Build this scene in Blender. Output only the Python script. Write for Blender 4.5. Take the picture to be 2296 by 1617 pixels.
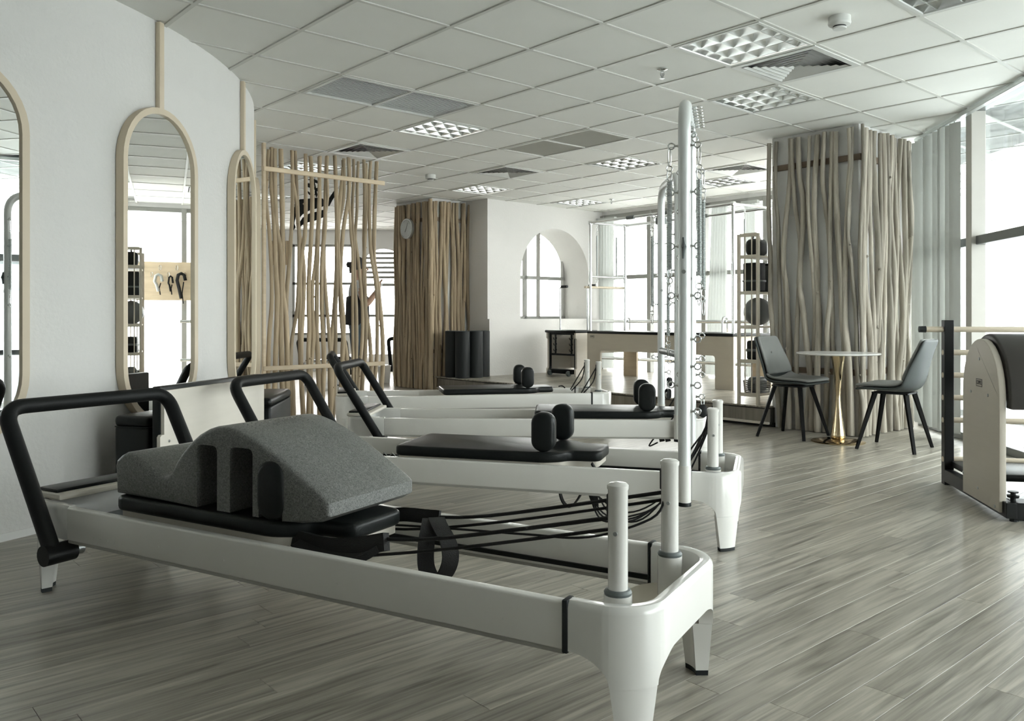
import bpy, bmesh, math, random
from mathutils import Vector, Matrix
R = math.radians
PI = math.pi
random.seed(7)
scene = bpy.context.scene
COL = scene.collection
for o in list(bpy.data.objects):
    bpy.data.objects.remove(o)

# ------------------------------------------------------------------ camera, world, light, exposure
cam_d = bpy.data.cameras.new('camera')
cam = bpy.data.objects.new('camera', cam_d)
COL.objects.link(cam)
cam.location = (0, 0, 1.0)
cam.rotation_euler = (R(90), 0, 0)
cam_d.sensor_width = 36.0
cam_d.lens = 1862.8 / 2296 * 36
cam_d.shift_y = -98.0 / 2296
cam_d.clip_start = 0.05
cam_d.clip_end = 900
scene.camera = cam

SKY = 7.0
world = bpy.data.worlds.new('overcast_sky')
scene.world = world
world.use_nodes = True
wn = world.node_tree
wn.nodes.clear()
_bg = wn.nodes.new('ShaderNodeBackground')
_bg.inputs['Color'].default_value = (1.0, 0.982, 0.945, 1)
_bg.inputs['Strength'].default_value = SKY
_wo = wn.nodes.new('ShaderNodeOutputWorld')
wn.links.new(_bg.outputs[0], _wo.inputs[0])

scene.view_settings.view_transform = 'Standard'
scene.view_settings.look = 'None'
scene.view_settings.gamma = 1.0
scene.view_settings.use_curve_mapping = False
scene.view_settings.exposure = 0.85
cy = scene.cycles
cy.max_bounces = 6
cy.diffuse_bounces = 4
cy.glossy_bounces = 4
cy.transmission_bounces = 2
cy.transparent_max_bounces = 8
cy.adaptive_threshold = 0.12
cy.adaptive_min_samples = 24
cy.caustics_reflective = True
cy.blur_glossy = 0.6
cy.sample_clamp_indirect = 8.0

# grid of the ceiling: unit vectors of the building in camera-facing world axes
IU = Vector((0.7506, 0.6607))
JU = Vector((-0.6607, 0.7506))
G0 = Vector((-0.794, 4.241))
CZ = 2.6166


def G(i, j):
    p = G0 + IU * (0.6 * i) + JU * (0.6 * j)
    return p


ANG_I = math.atan2(IU.y, IU.x)


def portal(name, p0, p1, z0, z1, inward):
    """skylight portal filling a window opening (guides sampling of the sky, adds no light)"""
    a = Vector((p0[0], p0[1], 0)); b = Vector((p1[0], p1[1], 0))
    d = bpy.data.lights.new(name, 'AREA')
    d.shape = 'RECTANGLE'
    d.size = (b - a).length
    d.size_y = z1 - z0
    d.cycles.is_portal = True
    o = bpy.data.objects.new(name, d)
    COL.objects.link(o)
    n = Vector((inward[0], inward[1], 0)).normalized()
    x = (b - a).normalized()
    zax = -n
    yax = zax.cross(x)
    m = Matrix((x, yax, zax)).transposed().to_4x4()
    m.translation = (a + b) / 2 + Vector((0, 0, (z0 + z1) / 2))
    o.matrix_world = m
    return o


# window lines of the building
RW = lambda y: 3.66 + 0.107 * (y - 6.08)          # glass line on the right
BW0 = Vector((1.432, 12.95))                       # corner of back glazing
BWD = Vector((0.661, -0.7506))                     # direction along back glazing
BWL = 4.7
BW1 = BW0 + BWD * BWL
portal('sky_portal_right', (RW(7.6), 7.6), (RW(-0.4), -0.4), 0.05, 2.55, (-0.994, 0.107))
portal('sky_portal_back', BW0 + BWD * 0.02, BW1, 0.25, 2.5, (-0.7506, -0.661))
portal('sky_portal_side', BW1, (RW(7.6) + 0.03, 7.65), 0.25, 2.5, (-0.99, 0.25))
portal('sky_portal_far', (-4.5, 15.5), (-1.7, 15.5), 0.7, 2.4, (0, -1))


# ------------------------------------------------------------------ materials
MATS = {}


def mat(name, col, rough=0.5, metal=0.0, var=0.06, scale=8.0, bump=0.0, bscale=60.0, spec=None, stretch=None, coat=0.0):
    if name in MATS:
        return MATS[name]
    m = bpy.data.materials.new(name)
    m.use_nodes = True
    nt = m.node_tree
    b = nt.nodes['Principled BSDF']
    b.inputs['Roughness'].default_value = rough
    b.inputs['Metallic'].default_value = metal
    if spec is not None:
        b.inputs['Specular IOR Level'].default_value = spec
    if coat:
        b.inputs['Coat Weight'].default_value = coat
        b.inputs['Coat Roughness'].default_value = 0.12
    tc = nt.nodes.new('ShaderNodeTexCoord')
    src = tc.outputs['Object']
    if stretch:
        mp = nt.nodes.new('ShaderNodeMapping')
        mp.inputs['Scale'].default_value = stretch
        nt.links.new(src, mp.inputs[0])
        src = mp.outputs[0]
    nz = nt.nodes.new('ShaderNodeTexNoise')
    nz.inputs['Scale'].default_value = scale
    nz.inputs['Detail'].default_value = 4
    nt.links.new(src, nz.inputs['Vector'])
    mx = nt.nodes.new('ShaderNodeMix')
    mx.data_type = 'RGBA'
    c1 = tuple(max(0, c * (1 - var)) for c in col)
    c2 = tuple(min(1, c * (1 + var)) for c in col)
    mx.inputs[6].default_value = (*c1, 1)
    mx.inputs[7].default_value = (*c2, 1)
    nt.links.new(nz.outputs[0], mx.inputs[0])
    nt.links.new(mx.outputs[2], b.inputs['Base Color'])
    if bump:
        n2 = nt.nodes.new('ShaderNodeTexNoise')
        n2.inputs['Scale'].default_value = bscale
        n2.inputs['Detail'].default_value = 3
        nt.links.new(src, n2.inputs['Vector'])
        bp = nt.nodes.new('ShaderNodeBump')
        bp.inputs['Strength'].default_value = bump
        bp.inputs['Distance'].default_value = 0.01
        nt.links.new(n2.outputs[0], bp.inputs['Height'])
        nt.links.new(bp.outputs[0], b.inputs['Normal'])
    MATS[name] = m
    return m


def wood_mat(name, dark, light, scale=(2.0, 26.0, 26.0), rough=0.45, rand=True, contrast=(0.3, 0.75), rnd_amt=0.25, bump=0.03):
    """wood with grain along local x, shifted per object"""
    if name in MATS:
        return MATS[name]
    m = bpy.data.materials.new(name)
    m.use_nodes = True
    nt = m.node_tree
    b = nt.nodes['Principled BSDF']
    b.inputs['Roughness'].default_value = rough
    tc = nt.nodes.new('ShaderNodeTexCoord')
    oi = nt.nodes.new('ShaderNodeObjectInfo')
    add = nt.nodes.new('ShaderNodeVectorMath')
    add.operation = 'ADD'
    mul = nt.nodes.new('ShaderNodeVectorMath')
    mul.operation = 'SCALE'
    cmb = nt.nodes.new('ShaderNodeCombineXYZ')
    for k in range(3):
        nt.links.new(oi.outputs['Random'], cmb.inputs[k])
    nt.links.new(cmb.outputs[0], mul.inputs[0])
    mul.inputs['Scale'].default_value = 37.0
    nt.links.new(tc.outputs['Object'], add.inputs[0])
    nt.links.new(mul.outputs[0], add.inputs[1])
    mp = nt.nodes.new('ShaderNodeMapping')
    mp.inputs['Scale'].default_value = scale
    nt.links.new(add.outputs[0], mp.inputs[0])
    nz = nt.nodes.new('ShaderNodeTexNoise')
    nz.inputs['Scale'].default_value = 1.0
    nz.inputs['Detail'].default_value = 6
    nz.inputs['Roughness'].default_value = 0.62
    nz.inputs['Distortion'].default_value = 0.9
    nt.links.new(mp.outputs[0], nz.inputs['Vector'])
    mp2 = nt.nodes.new('ShaderNodeMapping')
    mp2.inputs['Scale'].default_value = (scale[0] * 0.45, scale[1] * 0.28, scale[2] * 0.28)
    nt.links.new(add.outputs[0], mp2.inputs[0])
    nz2 = nt.nodes.new('ShaderNodeTexNoise')
    nz2.inputs['Scale'].default_value = 1.0
    nz2.inputs['Detail'].default_value = 2
    nz2.inputs['Distortion'].default_value = 2.2
    nt.links.new(mp2.outputs[0], nz2.inputs['Vector'])
    ad = nt.nodes.new('ShaderNodeMath')
    ad.operation = 'ADD'
    nt.links.new(nz.outputs[0], ad.inputs[0])
    nt.links.new(nz2.outputs[0], ad.inputs[1])
    hf = nt.nodes.new('ShaderNodeMath')
    hf.operation = 'MULTIPLY'
    hf.inputs[1].default_value = 0.5
    nt.links.new(ad.outputs[0], hf.inputs[0])
    cr = nt.nodes.new('ShaderNodeValToRGB')
    cr.color_ramp.elements[0].position = contrast[0]
    cr.color_ramp.elements[1].position = contrast[1]
    cr.color_ramp.elements[0].color = (*dark, 1)
    cr.color_ramp.elements[1].color = (*light, 1)
    nt.links.new(hf.outputs[0], cr.inputs[0])
    hsv = nt.nodes.new('ShaderNodeHueSaturation')
    mr = nt.nodes.new('ShaderNodeMapRange')
    mr.inputs[3].default_value = 1 - rnd_amt
    mr.inputs[4].default_value = 1 + rnd_amt
    nt.links.new(oi.outputs['Random'], mr.inputs[0])
    nt.links.new(mr.outputs[0], hsv.inputs['Value'])
    nt.links.new(cr.outputs[0], hsv.inputs['Color'])
    nt.links.new(hsv.outputs[0], b.inputs['Base Color'])
    if bump:
        bp = nt.nodes.new('ShaderNodeBump')
        bp.inputs['Strength'].default_value = bump
        bp.inputs['Distance'].default_value = 0.01
        nt.links.new(nz.outputs[0], bp.inputs['Height'])
        nt.links.new(bp.outputs[0], b.inputs['Normal'])
    MATS[name] = m
    return m


def glass_mat(name, tint=(0.95, 0.97, 0.97), refl=0.06):
    m = bpy.data.materials.new(name)
    m.use_nodes = True
    nt = m.node_tree
    nt.nodes.clear()
    out = nt.nodes.new('ShaderNodeOutputMaterial')
    tr = nt.nodes.new('ShaderNodeBsdfTransparent')
    tr.inputs[0].default_value = (*tint, 1)
    gl = nt.nodes.new('ShaderNodeBsdfGlossy')
    gl.inputs['Roughness'].default_value = 0.02
    lw = nt.nodes.new('ShaderNodeLayerWeight')
    lw.inputs['Blend'].default_value = 0.12
    mu = nt.nodes.new('ShaderNodeMath')
    mu.operation = 'MULTIPLY_ADD'
    mu.inputs[1].default_value = 0.5
    mu.inputs[2].default_value = refl * 0.5
    nt.links.new(lw.outputs['Fresnel'], mu.inputs[0])
    mx = nt.nodes.new('ShaderNodeMixShader')
    nt.links.new(mu.outputs[0], mx.inputs[0])
    nt.links.new(tr.outputs[0], mx.inputs[1])
    nt.links.new(gl.outputs[0], mx.inputs[2])
    nt.links.new(mx.outputs[0], out.inputs[0])
    MATS[name] = m
    return m


def fabric_mat(name, col, trans=0.35):
    m = bpy.data.materials.new(name)
    m.use_nodes = True
    nt = m.node_tree
    nt.nodes.clear()
    out = nt.nodes.new('ShaderNodeOutputMaterial')
    df = nt.nodes.new('ShaderNodeBsdfDiffuse')
    tl = nt.nodes.new('ShaderNodeBsdfTranslucent')
    tc = nt.nodes.new('ShaderNodeTexCoord')
    mp = nt.nodes.new('ShaderNodeMapping')
    mp.inputs['Scale'].default_value = (90, 90, 3)
    nz = nt.nodes.new('ShaderNodeTexNoise')
    nt.links.new(tc.outputs['Object'], mp.inputs[0])
    nt.links.new(mp.outputs[0], nz.inputs['Vector'])
    cr = nt.nodes.new('ShaderNodeValToRGB')
    cr.color_ramp.elements[0].color = (*[c * 0.93 for c in col], 1)
    cr.color_ramp.elements[1].color = (*col, 1)
    nt.links.new(nz.outputs[0], cr.inputs[0])
    nt.links.new(cr.outputs[0], df.inputs[0])
    nt.links.new(cr.outputs[0], tl.inputs[0])
    mx = nt.nodes.new('ShaderNodeMixShader')
    mx.inputs[0].default_value = trans
    nt.links.new(df.outputs[0], mx.inputs[1])
    nt.links.new(tl.outputs[0], mx.inputs[2])
    nt.links.new(mx.outputs[0], out.inputs[0])
    MATS[name] = m
    return m


def emit_mat(name, col, s):
    m = bpy.data.materials.new(name)
    m.use_nodes = True
    nt = m.node_tree
    b = nt.nodes['Principled BSDF']
    b.inputs['Base Color'].default_value = (*col, 1)
    b.inputs['Emission Color'].default_value = (*col, 1)
    b.inputs['Emission Strength'].default_value = s
    MATS[name] = m
    return m


def speckle_mat(name, base, dark, light):
    m = bpy.data.materials.new(name)
    m.use_nodes = True
    nt = m.node_tree
    b = nt.nodes['Principled BSDF']
    b.inputs['Roughness'].default_value = 0.42
    tc = nt.nodes.new('ShaderNodeTexCoord')
    vo = nt.nodes.new('ShaderNodeTexVoronoi')
    vo.inputs['Scale'].default_value = 330
    nt.links.new(tc.outputs['Object'], vo.inputs['Vector'])
    cr = nt.nodes.new('ShaderNodeValToRGB')
    cr.color_ramp.interpolation = 'CONSTANT'
    e = cr.color_ramp.elements
    e[0].color = (*dark, 1)
    e[1].position = 0.24
    e[1].color = (*base, 1)
    e2 = e.new(0.82)
    e2.color = (*light, 1)
    sp = nt.nodes.new('ShaderNodeSeparateColor')
    nt.links.new(vo.outputs['Color'], sp.inputs[0])
    nt.links.new(sp.outputs[0], cr.inputs[0])
    nt.links.new(cr.outputs[0], b.inputs['Base Color'])
    bp = nt.nodes.new('ShaderNodeBump')
    bp.inputs['Strength'].default_value = 0.12
    bp.inputs['Distance'].default_value = 0.004
    nt.links.new(vo.outputs['Distance'], bp.inputs['Height'])
    nt.links.new(bp.outputs[0], b.inputs['Normal'])
    MATS[name] = m
    return m


M_wall = mat('wall_plaster', (0.68, 0.67, 0.65), 0.85, bump=0.25, bscale=45, var=0.02)
M_wall_in = mat('wall_plain', (0.74, 0.735, 0.72), 0.85, var=0.02)
M_tile = mat('ceiling_tile_board', (0.80, 0.80, 0.76), 0.9, var=0.03, scale=3)
M_tee = mat('ceiling_tee_paint', (0.62, 0.62, 0.58), 0.5, var=0.03)
M_slab = mat('slab_concrete', (0.35, 0.35, 0.34), 0.9)
M_plank = wood_mat('floor_plank_wood', (0.135, 0.123, 0.100), (0.46, 0.43, 0.365), scale=(2.0, 52, 52), rough=0.30, contrast=(0.32, 0.62), rnd_amt=0.13, bump=0.02)
M_under = mat('floor_underlay', (0.06, 0.058, 0.05), 0.8)
M_plat_side = wood_mat('platform_side_wood', (0.13, 0.115, 0.09), (0.27, 0.245, 0.205), scale=(24, 24, 1.6), rough=0.5)
M_white = mat('white_powder_coat', (0.72, 0.705, 0.665), 0.28, var=0.02, coat=0.25)
M_white2 = mat('white_moulded_plastic', (0.76, 0.75, 0.715), 0.2, var=0.015, coat=0.4)
M_black = mat('black_leather', (0.009, 0.011, 0.011), 0.36, spec=0.22, var=0.2, scale=30, bump=0.08, bscale=260)
M_blackm = mat('black_metal', (0.007, 0.008, 0.008), 0.4, spec=0.25, var=0.1)
M_legs = mat('matt_black_steel', (0.005, 0.005, 0.005), 0.5, spec=0.08)
M_foam_grip = mat('black_foam_grip', (0.007, 0.008, 0.008), 0.5, spec=0.2, var=0.15, bump=0.05, bscale=200)
M_rope = mat('black_rope', (0.006, 0.006, 0.006), 0.8, var=0.1, bump=0.3, bscale=300)
M_foam = speckle_mat('grey_speckled_foam', (0.150, 0.154, 0.145), (0.095, 0.098, 0.093), (0.205, 0.21, 0.20))
M_lip = mat('rail_underside_shade_grey', (0.36, 0.35, 0.32), 0.5)  # grey lip strip; its tone also paints the shading under the rail
M_rubber = mat('dark_rubber', (0.014, 0.017, 0.018), 0.55, spec=0.3)
M_collar = mat('grey_collar', (0.13, 0.15, 0.15), 0.4)
M_ply = mat('pale_birch_ply', (0.66, 0.60, 0.50), 0.5, var=0.06, scale=4, stretch=(1, 1, 6))
M_plyw = mat('whitewashed_ply', (0.66, 0.62, 0.55), 0.5, var=0.05, scale=4, stretch=(1, 1, 8))
M_bply = mat('barrel_side_ply_shaded', (0.47, 0.43, 0.365), 0.5, var=0.04, scale=4, stretch=(1, 1, 8))  # ply darkened to paint in the shade on the side away from the window
M_beige = mat('beige_mirror_frame', (0.62, 0.53, 0.40), 0.55, var=0.05, scale=6)
M_chrome = mat('chrome', (0.72, 0.74, 0.74), 0.14, metal=1.0, var=0.02)
M_alu = mat('brushed_aluminium', (0.66, 0.69, 0.69), 0.3, metal=0.85, var=0.03)
M_silver = mat('satin_silver_paint', (0.70, 0.72, 0.715), 0.32, metal=0.25, var=0.02)
M_steel = mat('zinc_steel', (0.42, 0.44, 0.44), 0.3, metal=1.0, var=0.05)
M_mirror = mat('mirror_silver', (0.93, 0.94, 0.93), 0.0, metal=1.0, var=0.0)
M_gold = mat('polished_brass', (0.62, 0.49, 0.31), 0.12, metal=1.0, var=0.03)
M_marble = mat('white_marble', (0.75, 0.74, 0.71), 0.2, var=0.06, scale=5)
M_chair = mat('grey_leatherette', (0.050, 0.058, 0.057), 0.45, spec=0.25, var=0.08, bump=0.05, bscale=120)
M_chair_in = mat('light_grey_cushion', (0.235, 0.24, 0.23), 0.6, var=0.06, bump=0.35, bscale=9)
M_frame = mat('window_frame_grey', (0.30, 0.30, 0.28), 0.45, var=0.04)
M_frame2 = mat('window_frame_beige', (0.50, 0.48, 0.44), 0.5, var=0.04)
M_trans = mat('transom_dark_metal', (0.20, 0.21, 0.21), 0.3, metal=0.7, var=0.05)
M_glass = glass_mat('window_glass')
M_glass_r = glass_mat('window_glass_sky_dimming', (0.82, 0.86, 0.87), 0.12)  # tint added to dim the sky seen through the right glazing
M_curtain = fabric_mat('sheer_curtain', (0.62, 0.64, 0.62), 0.4)
M_slat = fabric_mat('blind_slat_fabric', (0.50, 0.51, 0.485), 0.07)
M_stick = wood_mat('driftwood_stick', (0.21, 0.158, 0.098), (0.52, 0.42, 0.29), scale=(30, 30, 2.2), rough=0.75, contrast=(0.3, 0.7), rnd_amt=0.18, bump=0.2)
M_stick_g = wood_mat('weathered_stick', (0.19, 0.168, 0.135), (0.53, 0.485, 0.41), scale=(30, 30, 2.2), rough=0.8, contrast=(0.3, 0.7), rnd_amt=0.28, bump=0.2)
M_rail_w = wood_mat('pine_rail', (0.50, 0.40, 0.27), (0.68, 0.57, 0.42), scale=(2, 22, 22), rough=0.6)
M_band = mat('dark_timber_band', (0.16, 0.12, 0.085), 0.8, var=0.3, scale=12)
M_brown = mat('taupe_upholstery', (0.036, 0.033, 0.029), 0.42, spec=0.3, var=0.1, bump=0.05, bscale=200)
M_wrung = wood_mat('beech_rung', (0.52, 0.45, 0.34), (0.66, 0.58, 0.46), scale=(3, 40, 40), rough=0.5, rnd_amt=0.04)
M_reflect = mat('louvre_reflector', (0.86, 0.88, 0.87), 0.24, metal=1.0, var=0.03)
M_tube = emit_mat('fluorescent_tube_lit', (1.0, 0.98, 0.95), 9.0)
M_tube_off = mat('fluorescent_tube', (0.8, 0.8, 0.78), 0.3)
M_vent = mat('vent_paint', (0.66, 0.665, 0.64), 0.5, var=0.02)
M_dark = mat('dark_void', (0.02, 0.02, 0.02), 0.9)
M_grey_ball = mat('grey_gym_ball', (0.16, 0.17, 0.17), 0.3, var=0.05)
M_skin = mat('skin', (0.42, 0.26, 0.18), 0.55)
M_hair = mat('dark_hair', (0.012, 0.010, 0.009), 0.5)
M_shirt = mat('pale_grey_shirt', (0.50, 0.50, 0.49), 0.85)
M_vest = mat('black_top', (0.010, 0.010, 0.011), 0.8)
M_jeans = mat('blue_grey_jeans', (0.07, 0.10, 0.125), 0.85, var=0.3, scale=20)
M_basket = mat('grey_basket', (0.22, 0.22, 0.21), 0.6)
M_mark = mat('printed_mark', (0.03, 0.03, 0.028), 0.6)


# ------------------------------------------------------------------ mesh helpers
class MB:
    def __init__(s):
        s.v = []
        s.f = []

    def add(s, v, f):
        n = len(s.v)
        s.v += [tuple(p) for p in v]
        s.f += [tuple(i + n for i in q) for q in f]
        return s

    def box(s, c, d, rot=None):
        x, y, z = (k / 2 for k in d)
        v = [(-x, -y, -z), (x, -y, -z), (x, y, -z), (-x, y, -z), (-x, -y, z), (x, -y, z), (x, y, z), (-x, y, z)]
        c = Vector(c)
        if rot is not None:
            v = [rot @ Vector(p) + c for p in v]
        else:
            v = [Vector(p) + c for p in v]
        return s.add(v, [(3, 2, 1, 0), (4, 5, 6, 7), (0, 1, 5, 4), (1, 2, 6, 5), (2, 3, 7, 6), (3, 0, 4, 7)])

    def rbox(s, c, d, r=0.01, seg=2, rot=None):
        bm = bmesh.new()
        bmesh.ops.create_cube(bm, size=1.0)
        bmesh.ops.scale(bm, vec=d, verts=bm.verts)
        bmesh.ops.bevel(bm, geom=bm.edges[:], offset=r, segments=seg, affect='EDGES', profile=0.5)
        c = Vector(c)
        bm.verts.index_update()
        v = [((rot @ q.co) if rot is not None else q.co) + c for q in bm.verts]
        f = [[q.index for q in fc.verts] for fc in bm.faces]
        bm.free()
        return s.add(v, f)

    def tube(s, path, r, n=8, caps=True, closed=False):
        P = [Vector(p) for p in path]
        m = len(P)
        rs = r if isinstance(r, (list, tuple)) else [r] * m
        T = []
        for i in range(m):
            if closed:
                t = P[(i + 1) % m] - P[i - 1]
            else:
                t = P[min(i + 1, m - 1)] - P[max(i - 1, 0)]
            T.append(t.normalized() if t.length > 1e-9 else Vector((0, 0, 1)))
        ref = Vector((0, 0, 1)) if abs(T[0].z) < 0.9 else Vector((1, 0, 0))
        nrm = (ref - T[0] * ref.dot(T[0])).normalized()
        v = []
        for i in range(m):
            nrm = (nrm - T[i] * nrm.dot(T[i]))
            nrm = nrm.normalized() if nrm.length > 1e-6 else T[i].orthogonal().normalized()
            bn = T[i].cross(nrm)
            for k in range(n):
                a = 2 * PI * k / n
                v.append(P[i] + (nrm * math.cos(a) + bn * math.sin(a)) * rs[i])
        f = []
        for i in range(m if closed else m - 1):
            j = (i + 1) % m
            for k in range(n):
                k2 = (k + 1) % n
                f.append((i * n + k, i * n + k2, j * n + k2, j * n + k))
        if caps and not closed:
            f.append(tuple(range(n - 1, -1, -1)))
            f.append(tuple((m - 1) * n + k for k in range(n)))
        return s.add(v, f)

    def ribbon(s, path, w, t, side):
        """flat strap along path, width along the given side direction"""
        P = [Vector(p) for p in path]
        m = len(P)
        v = []
        for i in range(m):
            tg = (P[min(i + 1, m - 1)] - P[max(i - 1, 0)]).normalized()
            sd = Vector(side)
            sd = (sd - tg * sd.dot(tg)).normalized()
            nn = tg.cross(sd)
            for a, b in ((-1, -1), (1, -1), (1, 1), (-1, 1)):
                v.append(P[i] + sd * (a * w / 2) + nn * (b * t / 2))
        f = []
        for i in range(m - 1):
            for k in range(4):
                k2 = (k + 1) % 4
                f.append((i * 4 + k, i * 4 + k2, i * 4 + 4 + k2, i * 4 + 4 + k))
        f += [(3, 2, 1, 0), tuple(4 * (m - 1) + k for k in range(4))]
        return s.add(v, f)

    def lathe(s, prof, n=20, c=(0, 0, 0), axis='z'):
        v = []
        for r, z in prof:
            for k in range(n):
                a = 2 * PI * k / n
                p = (r * math.cos(a), r * math.sin(a), z)
                if axis == 'x':
                    p = (p[2], p[0], p[1])
                elif axis == 'y':
                    p = (p[1], p[2], p[0])
                v.append((p[0] + c[0], p[1] + c[1], p[2] + c[2]))
        f = []
        for i in range(len(prof) - 1):
            for k in range(n):
                k2 = (k + 1) % n
                f.append((i * n + k, i * n + k2, i * n + n + k2, i * n + n + k))
        if prof[0][0] > 1e-6:
            f.append(tuple(range(n - 1, -1, -1)))
        if prof[-1][0] > 1e-6:
            f.append(tuple((len(prof) - 1) * n + k for k in range(n)))
        return s.add(v, f)

    def cyl(s, p0, p1, r, n=12):
        return s.tube([p0, p1], r, n)

    def prism(s, poly, h0, h1, mp=lambda a, b, c: (a, b, c)):
        n = len(poly)
        ar = sum(poly[i][0] * poly[(i + 1) % n][1] - poly[(i + 1) % n][0] * poly[i][1] for i in range(n))
        if ar < 0:
            poly = poly[::-1]
        v = [mp(a, b, h0) for a, b in poly] + [mp(a, b, h1) for a, b in poly]
        f = [tuple(range(n - 1, -1, -1)), tuple(range(n, 2 * n))]
        for k in range(n):
            k2 = (k + 1) % n
            f.append((k, k2, n + k2, n + k))
        return s.add(v, f)

    def ring(s, outer, inner, h0, h1, mp=lambda a, b, c: (a, b, c)):
        n = len(outer)
        v = [mp(a, b, h0) for a, b in outer] + [mp(a, b, h0) for a, b in inner] + [mp(a, b, h1) for a, b in outer] + [mp(a, b, h1) for a, b in inner]
        f = []
        for k in range(n):
            k2 = (k + 1) % n
            f += [(k, n + k, n + k2, k2), (2 * n + k, 2 * n + k2, 3 * n + k2, 3 * n + k), (k, k2, 2 * n + k2, 2 * n + k), (n + k, 3 * n + k, 3 * n + k2, n + k2)]
        return s.add(v, f)

    def grid(s, rows):
        m, n = len(rows), len(rows[0])
        v = [p for r in rows for p in r]
        f = [(i * n + k, i * n + k + 1, i * n + n + k + 1, i * n + n + k) for i in range(m - 1) for k in range(n - 1)]
        return s.add(v, f)

    def mesh(s, name, fix=True):
        me = bpy.data.meshes.new(name)
        me.from_pydata(s.v, [], s.f)
        if fix:
            bm = bmesh.new()
            bm.from_mesh(me)
            bmesh.ops.recalc_face_normals(bm, faces=bm.faces)
            bm.to_mesh(me)
            bm.free()
        me.update()
        return me


def link(name, me, m, parent=None, smooth=35, loc=None, rz=None):
    o = bpy.data.objects.new(name, me)
    COL.objects.link(o)
    if m is not None and not me.materials:
        me.materials.append(m)
    if smooth:
        me.shade_smooth()
        me.set_sharp_from_angle(angle=R(smooth))
    if parent is not None:
        o.parent = parent
    if loc is not None:
        o.location = loc
    if rz is not None:
        o.rotation_euler = (0, 0, rz)
    return o


def obj(name, mb, m, parent=None, smooth=35, loc=None, rz=None):
    return link(name, mb.mesh(name), m, parent, smooth, loc, rz)


def share(name, me, parent, loc=(0, 0, 0), rot=(0, 0, 0)):
    o = bpy.data.objects.new(name, me)
    COL.objects.link(o)
    o.parent = parent
    o.location = loc
    o.rotation_euler = rot
    return o


def tag(o, label=None, cat=None, group=None, kind=None):
    if label:
        o['label'] = label
    if cat:
        o['category'] = cat
    if group:
        o['group'] = group
    if kind:
        o['kind'] = kind
    return o


def thing(name, label, cat, loc=(0, 0, 0), rz=0, group=None):
    o = bpy.data.objects.new(name, None)
    COL.objects.link(o)
    o.empty_display_size = 0.1
    o.location = loc
    o.rotation_euler = (0, 0, rz)
    return tag(o, label, cat, group)


def struct(name, mb, m, smooth=35, label=None):
    o = obj(name, mb, m, None, smooth)
    o['kind'] = 'structure'
    if label:
        o['label'] = label
    return o


def struct_empty(name, label=None, loc=(0, 0, 0), rz=0):
    o = bpy.data.objects.new(name, None)
    COL.objects.link(o)
    o.location = loc
    o.rotation_euler = (0, 0, rz)
    o['kind'] = 'structure'
    if label:
        o['label'] = label
    return o


def stadium(w, h, n=16):
    r = w / 2
    p = []
    for k in range(n + 1):
        a = PI * k / n
        p.append((r * math.cos(a), h / 2 - r + r * math.sin(a)))
    for k in range(n + 1):
        a = PI + PI * k / n
        p.append((r * math.cos(a), -h / 2 + r + r * math.sin(a)))
    return p


def rrect(w, h, r, n=6, cx=0, cy=0):
    p = []
    for sx, sy, a0 in ((1, 1, 0), (-1, 1, 90), (-1, -1, 180), (1, -1, 270)):
        for k in range(n + 1):
            a = R(a0 + 90 * k / n)
            p.append((cx + sx * (w / 2 - r) + r * math.cos(a), cy + sy * (h / 2 - r) + r * math.sin(a)))
    return p


def offset_poly(poly, d):
    """move each vertex inward by d (counter-clockwise polygons)"""
    n = len(poly)
    out = []
    for i in range(n):
        p0, p1, p2 = Vector(poly[i - 1]), Vector(poly[i]), Vector(poly[(i + 1) % n])
        e1, e2 = (p1 - p0), (p2 - p1)
        e1 = e1.normalized() if e1.length > 1e-9 else Vector((1, 0))
        e2 = e2.normalized() if e2.length > 1e-9 else e1
        n1, n2 = Vector((-e1.y, e1.x)), Vector((-e2.y, e2.x))
        b = n1 + n2
        b = b.normalized() if b.length > 1e-6 else n1
        k = max(0.35, b.dot(n1))
        q = p1 + b * (d / k)
        out.append((q.x, q.y))
    return out


def pad_mb(mb, poly, z0, z1, r=0.012, mp=lambda a, b, c: (a, b, c)):
    """a padded slab: polygon extruded with rounded upper and lower rim"""
    n = len(poly)
    ar = sum(poly[i][0] * poly[(i + 1) % n][1] - poly[(i + 1) % n][0] * poly[i][1] for i in range(n))
    if ar < 0:
        poly = poly[::-1]
    rings = []
    for k in range(4):
        a = PI / 2 * k / 3
        rings.append((offset_poly(poly, r * (1 - math.sin(a))), z0 + r * (1 - math.cos(a))))
    for k in range(4):
        a = PI / 2 * k / 3
        rings.append((offset_poly(poly, r * (1 - math.cos(a))), z1 - r * (1 - math.sin(a))))
    v = [mp(a, b, z) for pl, z in rings for a, b in pl]
    f = []
    for i in range(len(rings) - 1):
        for k in range(n):
            k2 = (k + 1) % n
            f.append((i * n + k, i * n + k2, i * n + n + k2, i * n + n + k))
    f.append(tuple(range(n - 1, -1, -1)))
    f.append(tuple((len(rings) - 1) * n + k for k in range(n)))
    return mb.add(v, f)


def corner_path(pts, r, n=6):
    """polyline with rounded corners"""
    P = [Vector(p) for p in pts]
    out = [P[0]]
    for i in range(1, len(P) - 1):
        a, b, c = P[i - 1], P[i], P[i + 1]
        d1, d2 = (a - b).normalized(), (c - b).normalized()
        rr = min(r, (a - b).length * 0.49, (c - b).length * 0.49)
        s, e = b + d1 * rr, b + d2 * rr
        for k in range(n + 1):
            t = k / n
            out.append(s * (1 - t) ** 2 + b * (2 * t * (1 - t)) + e * t * t)
    out.append(P[-1])
    return out


def project(x, y, z):
    if y < 0.05:
        return None
    return (1148 + x / y * 1862.8, 710.5 - (z - 1) / y * 1862.8)


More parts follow.
